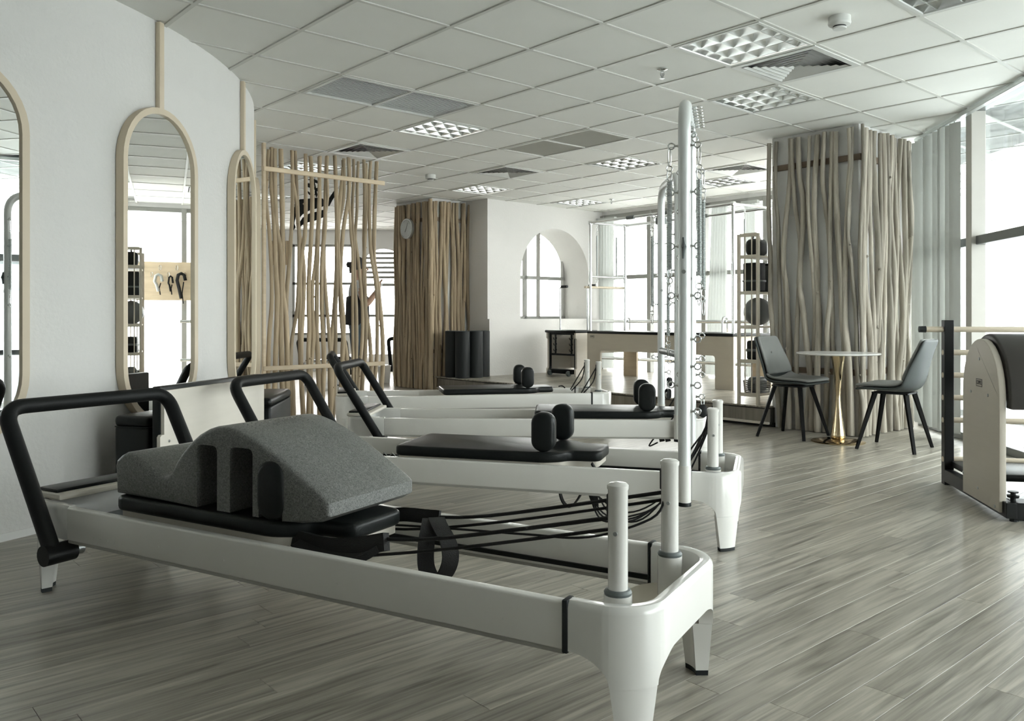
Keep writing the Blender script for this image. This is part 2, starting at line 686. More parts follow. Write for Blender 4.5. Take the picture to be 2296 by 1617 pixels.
def in_view(x, y, z, m=60):
    q = project(x, y, z)
    return q is not None and -m < q[0] < 2296 + m and -m < q[1] < 1617 + m


def rot_z(a):
    return Matrix.Rotation(a, 3, 'Z')


# ================================================================== STRUCTURE
CIRC = Vector((-5.55, 5.40))
CR = 3.70
E0 = Vector((2.30, 7.52))            # right front corner of the raised platform
PZ = 0.19                            # platform height


def PL(i, j):
    return E0 + IU * i + JU * j


# ---- floor: laid planks, running along the building grid
base = MB()
base.box((-0.6, 6.0, -0.035), (11.0, 20.0, 0.05))
floor = struct('floor', base, M_under, 0)
PW, PLEN = 0.112, 1.22
plank_meshes = []
for k in range(3):
    b_ = MB()
    hx, hy = PLEN / 2 - 0.0005, PW / 2 - 0.0004
    c_ = 0.0006
    b_.add([(-hx, -hy, -0.012), (hx, -hy, -0.012), (hx, hy, -0.012), (-hx, hy, -0.012),
            (-hx, -hy, -c_), (hx, -hy, -c_), (hx, hy, -c_), (-hx, hy, -c_),
            (-hx + c_, -hy + c_, 0), (hx - c_, -hy + c_, 0), (hx - c_, hy - c_, 0), (-hx + c_, hy - c_, 0)],
           [(0, 1, 5, 4), (1, 2, 6, 5), (2, 3, 7, 6), (3, 0, 4, 7), (4, 5, 9, 8), (5, 6, 10, 9), (6, 7, 11, 10), (7, 4, 8, 11), (8, 9, 10, 11)])
    me_ = b_.mesh('plank')
    me_.materials.append(M_plank)
    plank_meshes.append(me_)
cand, rest = [], []
rnd = random.Random(3)
for r_ in range(-75, 168):
    off = rnd.random() * PLEN
    for q_ in range(-7, 16):
        p = IU * (q_ * PLEN + off) + JU * (r_ * PW)
        if not (-5.3 < p.x < RW(p.y) + 0.5 and -3.7 < p.y < 15.9):
            continue
        if (p - CIRC).length < CR - 0.7:
            continue
        rel = p - E0
        if rel.dot(IU) > 0.75 and rel.dot(JU) > -0.3 and rel.dot(JU) < 5.0:
            continue
        vis = any(in_view(*(p + IU * (a * PLEN / 2) + JU * (b * PW / 2)), 0.0, 30) for a in (-1, 0, 1) for b in (-1, 1))
        hidden = p.y > 10.5 or (p.x < -2.2 and p.y > 5)
        (cand if vis and not hidden else rest).append(p)
cand.sort(key=lambda p: p.length)
rest += cand[300:]
cand = cand[:300]
for n_, p in enumerate(cand):
    share('plank', plank_meshes[n_ % 3], floor, (p.x, p.y, 0), (0, 0, ANG_I + (PI if rnd.random() < 0.5 else 0)))
rm = MB()
ref = [v.co for v in plank_meshes[0].vertices]
pf = [tuple(f.vertices) for f in plank_meshes[0].polygons]
for p in rest:
    pu, pv = p.dot(IU), p.dot(JU)
    rm.add([(pu + q.x, pv + q.y, q.z) for q in ref], pf)
o = link('plank_rest', rm.mesh('plank_rest', False), M_plank, floor, 0, (0, 0, 0), ANG_I)
o['kind'] = 'stuff'

# ---- raised platform at the back
plat = struct_empty('raised_platform', 'raised wooden platform floor in front of the back windows', (E0.x, E0.y, 0), ANG_I)
pb = MB()
pb.box((1.46, 2.30, 0.10), (2.88, 4.66, 0.15))
pb.box((0.33, 4.85, 0.10), (0.50, 0.42, 0.15))
obj('platform_core', pb, M_under, plat, 0)
o = MB()
o.box((0.06, 2.5, 0.02), (0.02, 5.1, 0.04))
obj('plinth', o, M_dark, plat, 0)
for k in range(5):
    o = MB()
    o.rbox((0.008, k * 1.01 + 0.47, 0.105), (0.02, 1.005, 0.118), 0.003, 1)
    obj('side_panel', o, M_plat_side, plat)
    o = MB()
    o.rbox((-0.004, k * 1.01 + 0.47, 0.038), (0.03, 1.005, 0.022), 0.003, 1)
    obj('foot_strip', o, M_plyw, plat)
pn = 0
for r_ in range(46):
    wv = -0.02 + r_ * PW + PW / 2
    xs = 0.0 - (r_ * 0.43 % 1.0)
    lim = 2.9 if wv < 4.64 else 0.57
    x = 0.0
    first = True
    while x < lim - 0.02:
        ln = min(PLEN * (0.35 + (r_ * 0.37 % 0.65)) if first else PLEN, lim - x)
        first = False
        me_ = MB()
        me_.rbox((0, 0, -0.008), (ln - 0.002, PW - 0.0025, 0.016), 0.002, 1)
        if wv < 5.08:
            obj('plank', me_, M_plank, plat, 35, (x + ln / 2 - 0.012, wv, PZ))
        x += ln

# ---- ceiling: tiles in a tee grid
cl = MB()
cl.box((-0.6, 6.0, 2.70), (11.0, 20.0, 0.06))
ceiling = struct('ceiling', cl, M_slab, 0)
LIT = {(3, -2): 1, (3, 3): 0, (7, 7): 1}
LIGHTS = [(3, -2), (5, -1), (3, -4), (3, 3), (7, 3), (7, 7), (10, 7), (10, 3), (4, 11), (3, 7)]
VENTS = [(4, -2), (6, 5), (3, 5), (9, 2)]
GRILLES = [((1, 2), (2, 2)), ((5, 2), (5, 3))]
taken = set(LIGHTS) | set(VENTS) | {c for g in GRILLES for c in g}
tm = MB()
tm.rbox((0, 0, 0.008), (0.578, 0.578, 0.014), 0.004, 1)
tile_me = tm.mesh('ceiling_tile')
tile_me.materials.append(M_tile)
tcand, trest = [], []
for i in range(-14, 18):
    for j in range(-14, 24):
        p = G(i + 0.5, j + 0.5)
        if not (-5.6 < p.x < RW(p.y) - 0.02 and -3.6 < p.y < 15.9) or (i, j) in taken:
            continue
        if (p - CIRC).length < CR - 0.5:
            continue
        if (p - BW0).dot(IU) > 0.3 and p.y > 8:
            continue
        vis = in_view(p.x, p.y, CZ, 120) and not (p.x < -2.6 and p.y < 9)
        (tcand if vis else trest).append(p)
tcand.sort(key=lambda p: p.length)
trest += tcand[300:]
for p in tcand[:300]:
    share('ceiling_tile', tile_me, ceiling, (p.x, p.y, CZ + 0.004), (0, 0, ANG_I))
rm = MB()
ref = [v.co.copy() for v in tile_me.vertices]
for p in trest:
    rm.add([(p.x + IU.x * q.x + JU.x * q.y, p.y + IU.y * q.x + JU.y * q.y, q.z + CZ + 0.004) for q in ref], [tuple(f.vertices) for f in tile_me.polygons])
o = link('ceiling_tile_rest', rm.mesh('ceiling_tile_rest', False), M_tile, ceiling, 0)
o['kind'] = 'stuff'
for i in range(-8, 17):
    p = G(i, 5)
    t = MB()
    t.box((p.x, p.y, CZ + 0.004), (0.024, 18.0, 0.010), rot_z(ANG_I))
    obj('tee_bar', t, M_tee, ceiling, 0)
for j in range(-9, 20):
    p = G(4, j)
    t = MB()
    t.box((p.x, p.y, CZ + 0.0045), (16.0, 0.024, 0.010), rot_z(ANG_I))
    obj('tee_bar', t, M_tee, ceiling, 0)

# ---- curved plaster wall on the left with its small baseboard
cw = MB()
a0, a1, n_ = R(-82), R(70), 76
rows = []
for z in (0.0, 0.9, 1.8, 2.67):
    rows.append([(CIRC.x + CR * math.cos(a0 + (a1 - a0) * k / n_), CIRC.y + CR * math.sin(a0 + (a1 - a0) * k / n_), z) for k in range(n_ + 1)])
cw.grid(rows)
rows = []
for z in (0.0, 2.67):
    rows.append([(CIRC.x + (CR - 0.1) * math.cos(a0 + (a1 - a0) * k / n_), CIRC.y + (CR - 0.1) * math.sin(a0 + (a1 - a0) * k / n_), z) for k in range(n_, -1, -1)])
cw.grid(rows)
o = struct('wall_left', cw, M_wall, 60, 'curved white textured plaster wall carrying the arched mirrors')
bb = MB()
o1 = [(CIRC.x + (CR + 0.008) * math.cos(a0 + (a1 - a0) * k / n_), CIRC.y + (CR + 0.008) * math.sin(a0 + (a1 - a0) * k / n_)) for k in range(n_ + 1)]
i1 = [(CIRC.x + (CR - 0.02) * math.cos(a0 + (a1 - a0) * k / n_), CIRC.y + (CR - 0.02) * math.sin(a0 + (a1 - a0) * k / n_)) for k in range(n_, -1, -1)]
bb.grid([[(x, y, 0.0) for x, y in o1], [(x, y, 0.035) for x, y in o1], [(x, y, 0.035) for x, y in i1[::-1]]])
struct('baseboard_left', bb, M_wall_in, 0)

# plain walls closing the room
pe = CIRC + Vector((math.cos(a1), math.sin(a1))) * (CR - 0.05)
ps = CIRC + Vector((math.cos(a0), math.sin(a0))) * (CR - 0.05)


def wall_seg(name, a, b, z0=0, z1=2.67, t=0.12):
    a, b = Vector((a[0], a[1])), Vector((b[0], b[1]))
    m_ = (a + b) / 2
    w = MB()
    w.box((m_.x, m_.y, (z0 + z1) / 2), ((b - a).length, t, z1 - z0), rot_z(math.atan2((b - a).y, (b - a).x)))
    return struct(name, w, M_wall_in, 0)


wall_seg('wall_side', pe, (-5.2, 10.0))
wall_seg('wall_side_far', (-5.2, 10.0), (-5.2, 15.5))
wall_seg('wall_near_left', ps, (ps.x, -3.5))
wall_seg('wall_right_light_stop', (RW(-0.4) + 0.03, -0.4), (RW(-3.5), -3.5))  # unseen wall added to cut window light from behind the camera
wall_seg('wall_near', (ps.x, -3.5), (RW(-3.5), -3.5))

# ---- back block: thick white wall with an arched window recess
WB = Vector((-0.336, 11.39))
wb = struct_empty('wall_back', 'thick white wall with arched window recess behind the foam rollers', (WB.x, WB.y, 0), ANG_I)
up = [(0, 0.97), (0, 2.67), (2.40, 2.67), (2.40, 0.97), (2.01, 0.97)]
ac, ar = 1.31, 0.70
for k in range(25):
    a = PI * k / 24
    up.append((ac + ar * math.cos(a), 1.60 + ar * math.sin(a)))
up.append((0.61, 0.97))
w = MB()
w.prism(up, 0.0, 0.56, lambda a, b, c: (a, c, b))
obj('arched_wall', w, M_wall, wb, 40)
w = MB()
w.box((1.20, 0.26, 0.485), (2.40, 0.60, 0.97))
obj('low_wall', w, M_wall, wb, 0)
w2 = struct_empty('window_2', 'arched window in the deep white recess', (WB.x, WB.y, 0), ANG_I)
w = MB()
for xx, ww in ((0.64, 0.05), (1.17, 0.055), (1.45, 0.035), (1.98, 0.05)):
    w.box((xx, 0.53, 1.64), (ww, 0.05, 1.34))
w.box((1.31, 0.53, 0.99), (1.4, 0.05, 0.04))
w.box((1.31, 0.53, 1.595), (1.4, 0.05, 0.05))
obj('window_frame', w, M_frame, w2, 0)
w = MB()
w.prism([(0.61, 0.97), (2.01, 0.97)] + [(ac + ar * math.cos(PI * k / 24), 1.60 + ar * math.sin(PI * k / 24)) for k in range(25)], 0.544, 0.55, lambda a, b, c: (a, c, b))
obj('pane', w, M_glass, w2, 0)

# ---- back glazing
AB = math.atan2(BWD.y, BWD.x)


def glazing(name, label, org, ang, length, mull, z0, z1, ztr, mw, md, mfr, mtr, mgl, inward=-1, trh=0.06):
    g = struct_empty(name, label, (org[0], org[1], 0), ang)
    for x in mull:
        w = MB()
        w.rbox((x, inward * md / 2, (z0 + z1) / 2), (mw, md, z1 - z0), 0.004, 1)
        obj('mullion', w, mfr, g)
    for zz, hh in [(ztr, trh), (z0 + 0.03, 0.06), (z1 - 0.02, 0.06)]:
        w = MB()
        w.rbox((length / 2, inward * md * 0.35, zz), (length, md * 0.66, hh), 0.004, 1)
        obj('transom', w, mtr, g)
    xs = [0.0] + [x for x in mull if 0.05 < x < length - 0.05] + [length]
    for a, b in zip(xs[:-1], xs[1:]):
        for za, zb in ((z0, ztr), (ztr, z1)):
            w = MB()
            w.box(((a + b) / 2, 0.012, (za + zb) / 2), (b - a, 0.006, zb - za))
            obj('pane', w, mgl, g, 0)
    return g


glazing('window_1', 'tall bright window wall behind the trapeze table', BW0, AB, BWL, [0.03, 0.96, 1.92, 2.88, 3.84, 4.67], 0.10, 2.56, 1.60, 0.07, 0.09, M_frame, M_frame, M_glass)
hd = MB()
hd.box((BWL / 2, 0.05, 2.61), (BWL, 0.2, 0.12))
o = struct('trim_1', hd, M_wall_in, 0)
o.location = (BW0.x, BW0.y, 0)
o.rotation_euler = (0, 0, AB)
sd = Vector((RW(7.6), 7.62)) - BW1
glazing('window_3', 'window behind the branch clad column', BW1, math.atan2(sd.y, sd.x), sd.length, [0.02, sd.length / 2, sd.length - 0.02], 0.0, 2.64, 1.60, 0.06, 0.09, M_frame, M_frame, M_glass)
RA = math.atan2(-0.994, -0.107)
glazing('window_4', 'floor to ceiling window wall on the right', (RW(7.6), 7.6), RA, 8.05, [1.066 + 1.3 * k for k in range(5)], 0.0, 2.66, 1.60, 0.10, 0.11, M_frame2, M_trans, M_glass_r, -1, 0.07)

# ---- far wall seen through the branch screen
fw = struct_empty('wall_far', 'far white wall with windows seen through the branch screen', (0, 15.5, 0))
w = MB()
w.box((-4.7, 0.06, 1.33), (1.2, 0.12, 2.67))
w.box((-3.5, 0.06, 2.51), (1.2, 0.12, 0.32))
w.box((-3.5, 0.06, 0.33), (1.2, 0.12, 0.66))
ap = [(-2.9, 0), (-2.9, 2.67), (-1.2, 2.67), (-1.2, 0.66), (-2.0, 0.66)]
ap += [(-2.4 + 0.42 * math.cos(PI * k / 16), 1.85 + 0.42 * math.sin(PI * k / 16)) for k in range(17)] + [(-2.82, 0.66), (-2.82, 0.3), (-1.2, 0.3), (-1.2, 0)]
w.prism(ap, 0, 0.12, lambda a, b, c: (a, c, b))
obj('far_wall_panel', w, M_wall_in, fw, 40)
w = MB()
for xx in (-4.08, -3.5, -2.92):
    w.box((xx, 0.04, 1.5), (0.05, 0.06, 1.7))
for zz in (0.68, 1.02, 1.62, 2.33):
    w.box((-3.5, 0.04, zz), (1.2, 0.06, 0.045))
wf = struct('window_5', w, M_frame, 0, 'large white window seen through the screen')
wf.location = (0, 15.5, 0)
w = MB()
for zz in (1.02, 1.60):
    w.box((-2.4, 0.08, zz), (0.84, 0.04, 0.05))
for k in range(6):
    w.box((-2.4, 0.05, 1.74 + k * 0.09), (0.84, 0.012, 0.045))
wf = struct('window_6', w, M_frame, 0, 'arched window with slatted blind beside the clock column')
wf.location = (0, 15.5, 0)
wall_seg('wall_far_side', (-1.2, 15.5), (-0.9, 12.2))


# ---- branches: wobbly peeled sticks
def stick_mesh(h, r, rd, amp=0.018, rings=26, n=8):
    ph = [(rd.uniform(0, 6.28), rd.uniform(0.6, 1.6), rd.uniform(0.3, 1.0)) for _ in range(3)]
    ph2 = [(rd.uniform(0, 6.28), rd.uniform(0.6, 1.6), rd.uniform(0.3, 1.0)) for _ in range(3)]
    kn = [(rd.uniform(0.1, 0.9), rd.uniform(-1, 1) * amp * 0.9) for _ in range(3)]
    path, rs = [], []
    r0 = r * rd.uniform(1.0, 1.18)
    r1 = r * rd.uniform(0.72, 0.95)
    for k in range(rings + 1):
        t = k / rings
        x = sum(a * math.sin(p + 6.28 * f * t * 1.0) for p, f, a in ph) * amp * 0.7
        y = sum(a * math.sin(p + 6.28 * f * t * 1.3) for p, f, a in ph2) * amp * 0.4
        for kt, ka in kn:
            x += ka * math.tanh((t - kt) * 22)
        path.append((x, y, t * h))
        rs.append((r0 + (r1 - r0) * t) * rd.uniform(0.95, 1.06))
    b_ = MB()
    b_.tube(path, rs, n)
    # one or two knots
    for _ in range(rd.choice((0, 1, 1, 2))):
        k = rd.randrange(3, rings - 2)
        a = rd.uniform(0, 6.28)
        c = Vector(path[k])
        d = Vector((math.cos(a), math.sin(a), 0.6))
        b_.tube([c, c + d * (rs[k] * 1.35)], [rs[k] * 0.75, rs[k] * 0.35], 5)
    return b_


rd = random.Random(21)


def sticks_on(parent, pts, z0, z1, r, m, amp, jit=0.0):
    for x, y, ang in pts:
        h = z1 - z0 - rd.uniform(0, jit)
        o = obj('stick', stick_mesh(h, r * rd.uniform(0.8, 1.2), rd, amp), m, parent, 50)
        o.location = (x, y, z0)
        o.rotation_euler = (0, 0, ang)


def column(name, label, org, lx, ly, nx, ny, m, r, ampf=0.016):
    c = struct_empty(name, label, (org[0], org[1], 0), ANG_I)
    w = MB()
    w.box((lx / 2 + 0.03, ly / 2 + 0.03, 1.33), (lx - 0.04, ly - 0.04, 2.67))
    obj('column_core', w, M_wall_in, c, 0)
    for zz in (0.53, 2.34):
        w = MB()
        w.box((0.026, ly / 2, zz), (0.02, ly - 0.04, 0.05))
        obj('batten', w, M_band, c, 0)
        w = MB()
        w.box((lx / 2, 0.026, zz), (lx - 0.04, 0.02, 0.05))
        obj('batten', w, M_band, c, 0)
    px = [((k + 0.5) / nx * lx + rd.uniform(-0.008, 0.008), 0.0, 0.0) for k in range(nx)]
    py = [(0.0, (k + 0.5) / ny * ly + rd.uniform(-0.008, 0.008), PI / 2) for k in range(ny)]
    sticks_on(c, px, 0.005, 2.59, r, m, ampf, 0.02)
    sticks_on(c, py, 0.005, 2.59, r, m, ampf, 0.02)
    sticks_on(c, [(0.0, 0.0, 0.7)], 0.005, 2.6, r, m, 0.012)
    return c


colR = column('column_right', 'square column clad in weathered vertical branches behind the bistro table', (2.905, 6.90), 0.96, 0.85, 14, 12, M_stick_g, 0.024, 0.026)
colL = column('column_left', 'square column clad in dense brown branches carrying the wall clock', (-1.10, 11.27), 0.68, 0.90, 11, 15, M_stick, 0.027, 0.018)


# ================================================================== CEILING FITTINGS
def at_cell(c, z=CZ):
    p = G(c[0] + 0.5, c[1] + 0.5)
    return (p.x, p.y, z)


LIGHT_LABEL = {
    (3, -2): 'lit louvre ceiling light above the square air diffuser and white tower pole',
    (5, -1): 'louvre ceiling light just past the square diffuser near the right column',
    (3, -4): 'louvre ceiling light cut off at the top right corner',
    (3, 3): 'louvre ceiling light touching the long pale return grille',
    (7, 3): 'louvre ceiling light directly left of the tower pole top',
    (7, 7): 'bright louvre ceiling light in front of the clock column',
    (10, 7): 'far louvre ceiling light above the arched recess',
    (10, 3): 'far louvre ceiling light just left of the right branch column',
    (4, 11): 'lowest louvre ceiling light seen through the branch screen',
    (3, 7): 'louvre ceiling light seen through the top of the branch screen'}


def troffer(c):
    t = thing('ceiling_light', LIGHT_LABEL[c], 'ceiling light', at_cell(c), ANG_I, 'louvre ceiling lights')
    h = 0.288
    w = MB()
    w.ring([(-h, -h), (h, -h), (h, h), (-h, h)], [(-h + .02, -h + .02), (h - .02, -h + .02), (h - .02, h - .02), (-h + .02, h - .02)], -0.004, 0.012)
    obj('frame', w, M_vent, t, 0)
    w = MB()
    w.box((0, 0, 0.062), (0.56, 0.56, 0.006))
    for s in (-1, 1):
        w.box((s * 0.27, 0, 0.034), (0.006, 0.55, 0.06))
        w.box((0, s * 0.27, 0.034), (0.55, 0.006, 0.06))
    obj('reflector', w, M_reflect, t, 0)
    for k in range(5):
        x = -0.27 + 0.135 * k
        w = MB()
        prof = [(-0.026, 0.058), (-0.012, 0.03), (-0.004, 0.004), (0.004, 0.004), (0.012, 0.03), (0.026, 0.058)]
        w.prism([(x + a, b) for a, b in prof], -0.27, 0.27, lambda a, b, c_: (a, c_, b))
        obj('louvre_rib', w, M_reflect, t, 60)
    for k in range(4):
        y = -0.2 + 0.133 * k
        w = MB()
        prof = [(-0.020, 0.05), (-0.008, 0.026), (-0.003, 0.003), (0.003, 0.003), (0.008, 0.026), (0.020, 0.05)]
        w.prism([(y + a, b) for a, b in prof], -0.27, 0.27, lambda a, b, c_: (c_, a, b))
        obj('louvre_blade', w, M_reflect, t, 60)
    for k in range(4):
        w = MB()
        w.cyl((-0.2025 + 0.135 * k, -0.26, 0.044), (-0.2025 + 0.135 * k, 0.26, 0.044), 0.008, 10)
        obj('tube', w, M_tube if c in LIT else M_tube_off, t)
    return t


for c in LIGHTS:
    troffer(c)

VENT_LABEL = {(4, -2): 'white square louvred air diffuser beside the nearest ceiling light',
              (6, 5): 'square air diffuser between the dark grille and the clock column',
              (3, 5): 'square air diffuser above the right end of the branch screen',
              (9, 2): 'square air diffuser touching the right branch column'}
for c in VENTS:
    t = thing('air_diffuser', VENT_LABEL[c], 'vent', at_cell(c), ANG_I, 'square air diffusers')
    h = 0.29
    sq = lambda a: [(-a, -a), (a, -a), (a, a), (-a, a)]
    w = MB()
    w.ring(sq(h), sq(0.25), -0.006, 0.012)
    obj('frame', w, M_vent, t, 0)
    w = MB()
    w.box((0, 0, 0.060), (0.5, 0.5, 0.004))
    obj('backing', w, M_dark, t, 0)
    for k in range(6):
        a = 0.238 - 0.04 * k
        w = MB()
        i0, i1 = a, a - 0.014
        v = [(x, y, -0.008) for x, y in sq(i0)] + [(x, y, 0.001) for x, y in sq(max(i1, 0.006))] + [(x, y, -0.005) for x, y in sq(i0 - 0.004)] + [(x, y, 0.003) for x, y in sq(max(i1 - 0.003, 0.004))]
        f = []
        for q in range(4):
            q2 = (q + 1) % 4
            f += [(q, q2, 4 + q2, 4 + q), (8 + q, 12 + q, 12 + q2, 8 + q2), (q, 8 + q, 8 + q2, q2), (4 + q, 4 + q2, 12 + q2, 12 + q)]
        w.add(v, f)
        obj('louvre', w, M_vent, t, 0)

for gi, (g, lab, mm) in enumerate(((GRILLES[0], 'long pale return air grille near the curved wall', M_vent), (GRILLES[1], 'long dark return air grille in the middle of the ceiling', M_tee))):
    a, b = G(g[0][0] + .5, g[0][1] + .5), G(g[1][0] + .5, g[1][1] + .5)
    m_ = (a + b) / 2
    along_i = g[0][0] != g[1][0]
    t = thing('return_grille', lab, 'vent', (m_.x, m_.y, CZ), ANG_I, 'return air grilles')
    lx, ly = (1.18, 0.58) if along_i else (0.58, 1.18)
    w = MB()
    rc = lambda x, y: [(-x, -y), (x, -y), (x, y), (-x, y)]
    w.ring(rc(lx / 2, ly / 2), rc(lx / 2 - .025, ly / 2 - .025), -0.004, 0.012)
    w.box((0, 0, 0.003), (0.02 if along_i else lx - .04, ly - .04 if along_i else 0.02, 0.012))
    obj('frame', w, mm, t, 0)
    w = MB()
    w.box((0, 0, 0.03), (lx - 0.03, ly - 0.03, 0.004))
    obj('backing', w, M_dark, t, 0)
    w = MB()
    n_ = 22
    for k in range(n_):
        y = -(0.53) / 2 + 0.53 * (k + .5) / n_
        w.box((0 if along_i else y, y if along_i else 0, 0.008), ((lx - .05, 0.017, 0.004) if along_i else (0.017, ly - .05, 0.004)), Matrix.Rotation(R(22), 3, 'X' if along_i else 'Y'))
    o = obj('grille_slats', w, mm, t, 0)
    o['kind'] = 'stuff'

for (x, y, lab) in ((1.77, 4.49, 'white smoke detector on the ceiling near the top right light'), (-0.93, 9.48, 'small white smoke detector on the ceiling near the clock column')):
    t = thing('smoke_detector', lab, 'smoke detector', (x, y, CZ), 0.3, 'smoke detectors')
    w = MB()
    w.lathe([(0.058, 0.004), (0.058, -0.022), (0.060, -0.030), (0.056, -0.040), (0.040, -0.046), (0.0, -0.046)], 24)
    obj('housing', w, M_vent, t, 40)
    w = MB()
    w.lathe([(0.034, -0.046), (0.034, -0.053), (0.0, -0.053)], 20)
    obj('sensor_gap', w, M_dark, t, 40)
    w = MB()
    w.lathe([(0.030, -0.053), (0.036, -0.053), (0.034, -0.062), (0.0, -0.063)], 20)
    obj('sensor_cap', w, M_vent, t, 40)
for (x, y, lab) in ((0.98, 5.42, 'chrome fire sprinkler head left of the nearest ceiling light'), (1.37, 11.43, 'tiny fire sprinkler head near the far back light')):
    t = thing('fire_sprinkler', lab, 'sprinkler', (x, y, CZ), 0, 'fire sprinklers')
    w = MB()
    w.lathe([(0.032, 0.003), (0.034, -0.004), (0.014, -0.010), (0.010, -0.012), (0.010, -0.022), (0.0, -0.022)], 18)
    obj('rosette', w, M_chrome, t)
    w = MB()
    for s in (-1, 1):
        w.tube([(s * 0.008, 0, -0.018), (s * 0.012, 0, -0.035), (s * 0.004, 0, -0.055)], 0.0025, 6)
    w.cyl((0, 0, -0.02), (0, 0, -0.06), 0.0025, 6)
    obj('yoke', w, M_steel, t)
    w = MB()
    w.lathe([(0.0, -0.058), (0.016, -0.060), (0.016, -0.062), (0.0, -0.063)], 14)
    obj('deflector', w, M_steel, t)

# ================================================================== MIRRORS ON THE CURVED WALL
MIRL = ['tall arched mirror cut off at the left edge of the photo', 'tall arched mirror reflecting the shelf rack and hanging straps',
        'narrow looking arched mirror left of the branch screen', 'arched mirror seen edge-on right beside the branch screen']
for k in range(4):
    a = R(-30.9 + 17.8 * k)
    p = CIRC + Vector((math.cos(a), math.sin(a))) * (CR + 0.003)
    t = thing('wall_mirror', MIRL[k], 'mirror', (p.x, p.y, 0.42), a - PI / 2 + PI, 'arched wall mirrors')
    # local: x along the wall, -y ... the mirror faces local +y * -1
    t.rotation_euler = (0, 0, a + PI / 2)
    mp = lambda x, z, d: (x, -d, z + 0.86)
    w = MB()
    w.ring(stadium(0.64, 1.72, 20), stadium(0.574, 1.654, 20), -0.012, 0.034, mp)
    obj('frame', w, M_beige, t, 50)
    w = MB()
    w.prism(stadium(0.585, 1.665, 20), 0.004, 0.020, mp)
    obj('mirror_glass', w, M_mirror, t, 0)
    w = MB()
    w.rbox((0, -0.012, 1.95), (0.042, 0.03, 0.49), 0.006, 2)
    obj('hanging_strip', w, M_beige, t)

# ================================================================== BRANCH SCREEN
S0 = Vector((-2.285, 7.65))
scr = thing('branch_screen', 'tall open screen of wavy peeled branches held by two pale rails', 'screen', (S0.x, S0.y, 0), ANG_I)
for zz in (0.525, 2.36):
    w = MB()
    w.rbox((0.63, -0.035, zz), (1.30, 0.026, 0.042), 0.004, 1)
    obj('rail', w, M_rail_w, scr)
w = MB()
w.rbox((-0.005, -0.01, 1.30), (0.03, 0.04, 2.6), 0.004, 1)
obj('end_post', w, M_rail_w, scr)
xs = [0.045, 0.10, 0.15, 0.20, 0.265, 0.305, 0.345, 0.40, 0.455, 0.51, 0.56, 0.61, 0.66, 0.72, 0.765, 0.81, 0.86, 0.905, 0.955, 1.00, 1.055, 1.105, 1.165, 1.225]
sticks_on(scr, [(x, 0.0, rd.uniform(-0.15, 0.15)) for x in xs], 0.004, 2.585, 0.0205, M_stick, 0.024, 0.05)

# ================================================================== REFORMERS
RL, RWID, RTOP, RBOT = 2.36, 0.60, 0.335, 0.217


def end_path(x_in, sgn):
    """outline of an end piece: list of (point, inward normal, s) from the near side round to the far side"""
    r = 0.13
    xe = RL if sgn > 0 else -0.06
    pts = []
    n = 10
    xc = xe - sgn * r
    for k in range(n):
        pts.append((x_in + (xc - x_in) * k / n, 0.0, 0.0, 1.0))
    m = 14
    for k in range(m + 1):
        a = PI / 2 * k / m
        pts.append((xc + sgn * r * math.sin(a), r - r * math.cos(a), -sgn * math.sin(a), math.cos(a)))
    for k in range(1, 12):
        pts.append((xe, r + (RWID - 2 * r) * k / 12, -sgn, 0.0))
    for k in range(m + 1):
        a = PI / 2 * (1 - k / m)
        pts.append((xc + sgn * r * math.sin(a), RWID - r + r * math.cos(a), -sgn * math.sin(a), -math.cos(a)))
    for k in range(1, n + 1):
        pts.append((xc + (x_in - xc) * k / n, RWID, 0.0, -1.0))
    s, out = 0.0, []
    for i, p in enumerate(pts):
        if i:
            s += math.hypot(p[0] - pts[i - 1][0], p[1] - pts[i - 1][1])
        out.append((p, s))
    return out


def interp_path(path, s):
    for (p, a), (q, b) in zip(path[:-1], path[1:]):
        if s <= b + 1e-9:
            t = (s - a) / max(b - a, 1e-9)
            v = [p[k] + (q[k] - p[k]) * t for k in range(4)]
            n = math.hypot(v[2], v[3])
            return (v[0], v[1], v[2] / n, v[3] / n)
    return path[-1][0]


